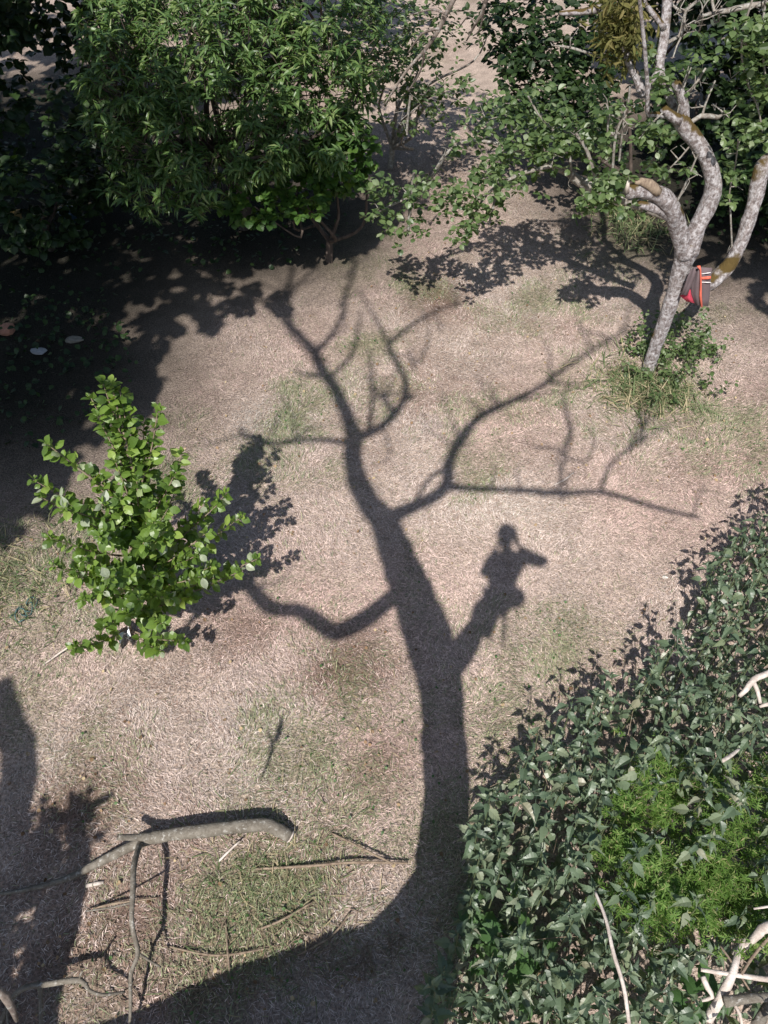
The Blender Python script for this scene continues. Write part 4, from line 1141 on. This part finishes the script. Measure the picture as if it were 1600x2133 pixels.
STK = [([(530, 1810, 5, .02), (640, 1804, 6, .05), (740, 1796, 6, .07), (850, 1798, 5, .05)], M_STICK, 'long thin dry stick lying towards the trunk shadow'),
       ([(690, 1735, 4, .02), (760, 1770, 5, .06), (820, 1800, 5, .06)], M_STICK, 'short dry stick leaning onto the long thin stick'),
       ([(180, 1846, 9, .02), (200, 1841, 10, .025), (216, 1838, 7, .02)], M_BONE, 'pale peeled wood chip under the fallen branch'),
       ([(540, 1935, 5, .02), (580, 1920, 5, .05), (650, 1880, 4, .03)], M_STICK, 'crooked twig on the green grass patch'),
       ([(200, 1890, 5, .03), (250, 1880, 5, .06), (330, 1870, 3, .03)], M_STICK, 'slender twig between the fallen branch and its shadow'),
       ([(455, 1795, 5, .03), (480, 1770, 5, .07), (500, 1752, 4, .09)], M_BONE, 'pale straw stalk under the fallen branch'),
       ([(345, 1970, 4, .02), (450, 1990, 5, .05), (560, 1975, 4, .02)], M_STICK, 'thin stick on the bare brown earth'),
       ([(470, 1920, 4, .02), (475, 1990, 5, .05), (480, 2040, 4, .02)], M_STICK, 'upright-lying twig on the bare brown earth'),
       ([(620, 1990, 4, .02), (690, 1950, 5, .04), (730, 1900, 4, .02)], M_STICK, 'twig beside the big rounded shadow edge'),
       ([(90, 1385, 4, .02), (125, 1360, 4, .06), (155, 1340, 3, .1)], M_BONE, 'pale straw stalk leaning on the apple sapling'),
       ([(1155, 1010, 3, .02), (1175, 1000, 4, .03), (1195, 985, 3, .02)], M_BONE, 'short pale stalk on the open lawn')]
for pts, mt, lab in STK:
    o_ = G(pts[0][0], pts[0][1], 0); P = []; R = []
    for px_, py_, w, z in pts:
        p = G(px_, py_, z); P.append(p); R.append(.5 * w * project(p)[2][0] / F)
    tag(MB().tube(P, R, 6, .2, True, .04).build('stick', mt, None, tuple(o_)), lab, 'stick')
# loose litter of small twigs on the bare earth
lit = MB()
for q in sample_poly([(150, 1900), (420, 1890), (760, 1900), (850, 1960), (740, 2040), (300, 2110), (120, 2060)], 260):
    c = G(q[0], q[1], .012); a = rng.random() * 6.28; l_ = rng.uniform(.04, .22); d_ = np.array([math.cos(a), math.sin(a), rng.normal() * .06]) * l_
    lit.tube([c - d_ / 2, c + rng.normal(size=3) * .012 + [0, 0, .012], c + d_ / 2 + [0, 0, .01]], [.0035, .003, .002], 4, 0, False, .1)
o = lit.build('twig_litter', M_STICK, None); o['kind'] = 'stuff'; tag(o, 'loose litter of small broken twigs on the bare earth', 'litter')

# ---- brushwood at the right
BR = [([(1240, 1858, 6, .8), (1262, 1915, 7, .84), (1278, 1985, 8, .86), (1300, 2060, 8, .84), (1314, 2160, 8, .8)], M_BONE, 'thin bent pale stem crossing the nettles'),
      ([(1680, 1935, 26, .7), (1600, 1930, 22, .72), (1578, 1945, 18, .7), (1560, 1965, 12, .62), (1530, 1985, 18, .5)], M_BONE, 'curved bleached branch at the top of the brushwood'),
      ([(1475, 2125, 20, .45), (1505, 2070, 22, .55), (1525, 2030, 20, .62), (1550, 1960, 9, .6), (1612, 1945, 6, .55)], M_BONE, 'broad pinkish stick slanting through the brushwood'),
      ([(1460, 2020, 8, .6), (1530, 2030, 10, .62), (1600, 2040, 12, .62), (1690, 2046, 12, .6)], M_BONE, 'reddish stick lying across the brushwood'),
      ([(1508, 2086, 22, .6), (1560, 2080, 20, .62), (1620, 2076, 20, .62), (1690, 2072, 20, .6)], M_LOG, 'grey sawn branch end pointing out of the brushwood'),
      ([(1576, 2140, 24, .5), (1594, 2105, 22, .52), (1620, 2070, 20, .5)], M_LOG, 'thick grey branch behind the sawn branch end'),
      ([(1464, 2034, 12, .62), (1474, 2058, 12, .6), (1484, 2076, 10, .55), (1462, 2084, 6, .52)], M_BONE, 'short bright bleached stick at the tip of the brushwood'),
      ([(1545, 2030, 6, .64), (1570, 1990, 7, .68), (1610, 1945, 7, .7)], M_STICK, 'thin grey stick rising from the brushwood'),
      ([(1500, 1970, 4, .6), (1525, 2005, 5, .62), (1560, 2060, 4, .6), (1565, 2070, 3, .6)], M_STICK, 'fine twig crossing the brushwood'),
      ([(1525, 2085, 6, .6), (1540, 2110, 7, .58), (1548, 2150, 6, .5)], M_BONE, 'small forked pale twig below the sawn branch end'),
      ([(1660, 1375, 14, .85), (1602, 1402, 13, .85), (1570, 1416, 13, .83), (1555, 1435, 11, .8), (1540, 1450, 8, .75)], M_BONE, 'white bare branch poking over the nettles'),
      ([(1568, 1418, 10, .82), (1578, 1440, 9, .75), (1584, 1465, 7, .7)], M_BONE, 'short white fork below the bare white branch'),
      ([(1505, 1585, 8, .75), (1525, 1572, 8, .7), (1540, 1560, 5, .65)], M_BONE, 'small white snag sticking out of the nettles'),
      ([(1555, 1308, 5, .9), (1575, 1312, 6, .92), (1588, 1300, 5, .95)], M_STICK, 'thin dry twig above the white bare branch'),
      ([(1660, 1465, 10, .6), (1605, 1466, 9, .62), (1582, 1472, 6, .6)], M_BONE, 'pale broken twig beside the white fork'),
      ([(1660, 1880, 5, .8), (1590, 1890, 5, .8), (1570, 1893, 4, .78)], M_BONE, 'thin pale stalk beside the cleavers')]
for pts, mt, lab in BR:
    pts = [(a_, b_, c_, d_ + (.22 if b_ < 1700 else .12)) for a_, b_, c_, d_ in pts]
    o_ = G(pts[0][0], pts[0][1], pts[0][3]); o_[2] = 0; P = []; R = []
    for px_, py_, w, z in pts:
        p = G(px_, py_, z); P.append(p); R.append(.5 * w * project(p)[2][0] / F)
    tag(MB().tube(P, R, 8, .25, True, .03).build('dead_branch', mt, None, tuple(o_)), lab, 'branch')

# ---- fallen leaves and clover in the lawn
def flecks(n_, mat, size, name, label, cat_, green, zr):
    x_ = rng.uniform(-5, 6.5, n_ * 6); y_ = rng.uniform(.5, 11, n_ * 6); g_, b_, s_ = ground_fields(x_, y_)
    ok = (rng.random(n_ * 6) < (g_ ** 1.5 if green else .25 + .5 * b_)) & (s_ < .3); x_ = x_[ok][:n_]; y_ = y_[ok][:n_]; k = len(x_)
    P = np.stack([x_, y_, height(x_, y_) + rng.uniform(*zr, k)], 1)
    o_ = link(name, leaf_mesh(name, T_LOW, P, rand_dirs(k) * [1, 1, .25], np.array([0, 0, 1.]) + rng.normal(size=(k, 3)) * .35, rng.uniform(.5, 1.2, k) * size, mat)); o_['kind'] = 'stuff'; tag(o_, label, cat_)


M_DEADLEAF = mat_leaf('dead_leaf', [(0, (.12, .07, .04)), (.5, (.26, .17, .10)), (1, (.45, .36, .22))], .8, .1, .2)
flecks(900, M_DEADLEAF, .034, 'fallen_leaves', 'small withered brown leaves scattered over the dry lawn', 'leaf litter', False, (.015, .035))
flecks(2600, M_BRYONY, .026, 'clover', 'small green clover and plantain leaves in the greener lawn patches', 'clover', True, (.015, .05))

# ---- small things on the ground


def lump(name, c, r, mat, label, cat_, sq=(1, 1, .5), seed=1):
    import bmesh
    bm = bmesh.new(); bmesh.ops.create_icosphere(bm, subdivisions=2, radius=1)
    rr_ = random.Random(seed)
    ph_ = [rr_.random() * 6 for _ in range(6)]
    for v in bm.verts:
        k = 1 + .16 * math.sin(v.co.x * 3 + ph_[0]) + .14 * math.sin(v.co.y * 3.7 + ph_[1]) + .1 * math.sin(v.co.z * 4 + v.co.x * 2 + ph_[2])
        v.co = Vector((v.co.x * sq[0] * k, v.co.y * sq[1] * k, v.co.z * sq[2] * k)) * r
    me = bpy.data.meshes.new(name); bm.to_mesh(me); bm.free(); me.materials.append(mat)
    o_ = link(name, me); o_.location = Vector(c); return tag(o_, label, cat_)


lump('clay_tile', G(38, 1398, .0), .085, mat_plain('clay', (.34, .21, .17), .95), 'flat reddish piece of clay tile on the grass beside a stub shadow', 'tile', (1.1, .8, .18), 11)
tl = thing('tangled_cord', G(50, 1290), 'tangle of blue-green garden cord lying beside the apple sapling', 'cord')
mc = mat_plain('cord_teal', (.05, .10, .095), .6)
for k in range(4):
    c = G(50 + (k - 1.5) * 7, 1290 - k * 9, .02); a = np.linspace(0, 3.2 + k * .8, 14) + k * 1.9; r_ = .03 + .04 * rng.random()
    P = np.stack([c[0] + r_ * np.cos(a) * (1 + .2 * rng.random()) + .01 * k, c[1] + r_ * 1.6 * np.sin(a), .02 + .04 * np.abs(np.sin(a * 1.3 + k))], 1)
    MB().tube(P, np.full(14, .006), 6, 0, True, .02).build('loop', mc, tl)
wf = thing('paper_scrap', G(262, 1325, .16), 'small crumpled white scrap at the foot of the apple sapling', 'paper')
mw = mat_plain('paper_white', (.85, .86, .9), .7, .03)
for k in range(4):
    c = np.array(parent_origin(wf)) + rng.normal(size=3) * .02
    vs = c + rng.normal(size=(4, 3)) * [.03, .03, .02]; mb = MB(); mb.add(np.vstack([vs, vs + [0, 0, .002]]), [[0, 1, 2, 3], [7, 6, 5, 4], [0, 4, 5, 1], [1, 5, 6, 2], [2, 6, 7, 3], [3, 7, 4, 0]]); mb.build('fold', mw, wf, None, False)
# things left in the deep shade at the left
tb = G(147, 462); t = thing('plastic_tub', tb, 'small blue plastic tub in the deep shade left of the peach tree', 'tub')
mbp = mat_plain('blue_plastic', (.06, .12, .2), .4, .05)
ring = []
mb = MB(); k = 16; a = np.arange(k) * 2 * math.pi / k
prof = [(.0, 0), (.09, 0), (.12, .16), (.128, .165), (.128, .18), (.112, .18), (.085, .02), (0, .02)]
V = np.array([[tb[0] + r_ * math.cos(q), tb[1] + r_ * math.sin(q), z_] for r_, z_ in prof for q in a])
mb.add(V, [[i * k + j, i * k + (j + 1) % k, (i + 1) * k + (j + 1) % k, (i + 1) * k + j] for i in range(len(prof) - 1) for j in range(k)]); mb.build('bowl', mbp, t)
P = [np.array([tb[0] + .125 * math.cos(q), tb[1] + .125 * math.sin(q) - .02, .17 + .07 * math.sin(q)]) for q in np.linspace(0, math.pi, 9)]
MB().tube(P, [.004] * 9, 5).build('handle', mat_plain('wire', (.4, .4, .4), .4, 0), t)
lump('sack', G(48, 460, .08), .26, mat_plain('sack_ochre', (.12, .08, .02), .9), 'slumped ochre sack in the deep shade left of the peach tree', 'sack', (1.2, .7, .45), 8)
lump('stone', G(78, 732, .03), .08, mat_plain('pale_stone', (.28, .28, .29), .9), 'pale stone in the shade behind the apple sapling', 'stone', (1.2, .7, .4), 2)
lump('stone', G(156, 707, .02), .08, mat_plain('brown_stone', (.2, .18, .15), .9), 'low brownish stone lying beside the pale stone', 'stone', (1.4, .7, .35), 5)
lump('stone', G(12, 685, .05), .11, mat_plain('red_stone', (.42, .2, .13), .9), 'reddish lump at the shaded left edge beyond the sapling', 'stone', (1, .9, .6), 6)
lump('stone', G(1386, 1203, .015), .028, mat_plain('white_stone', (.7, .68, .62), .9), 'tiny white stone on the lawn near the nettles', 'stone', (1, .8, .6), 9)
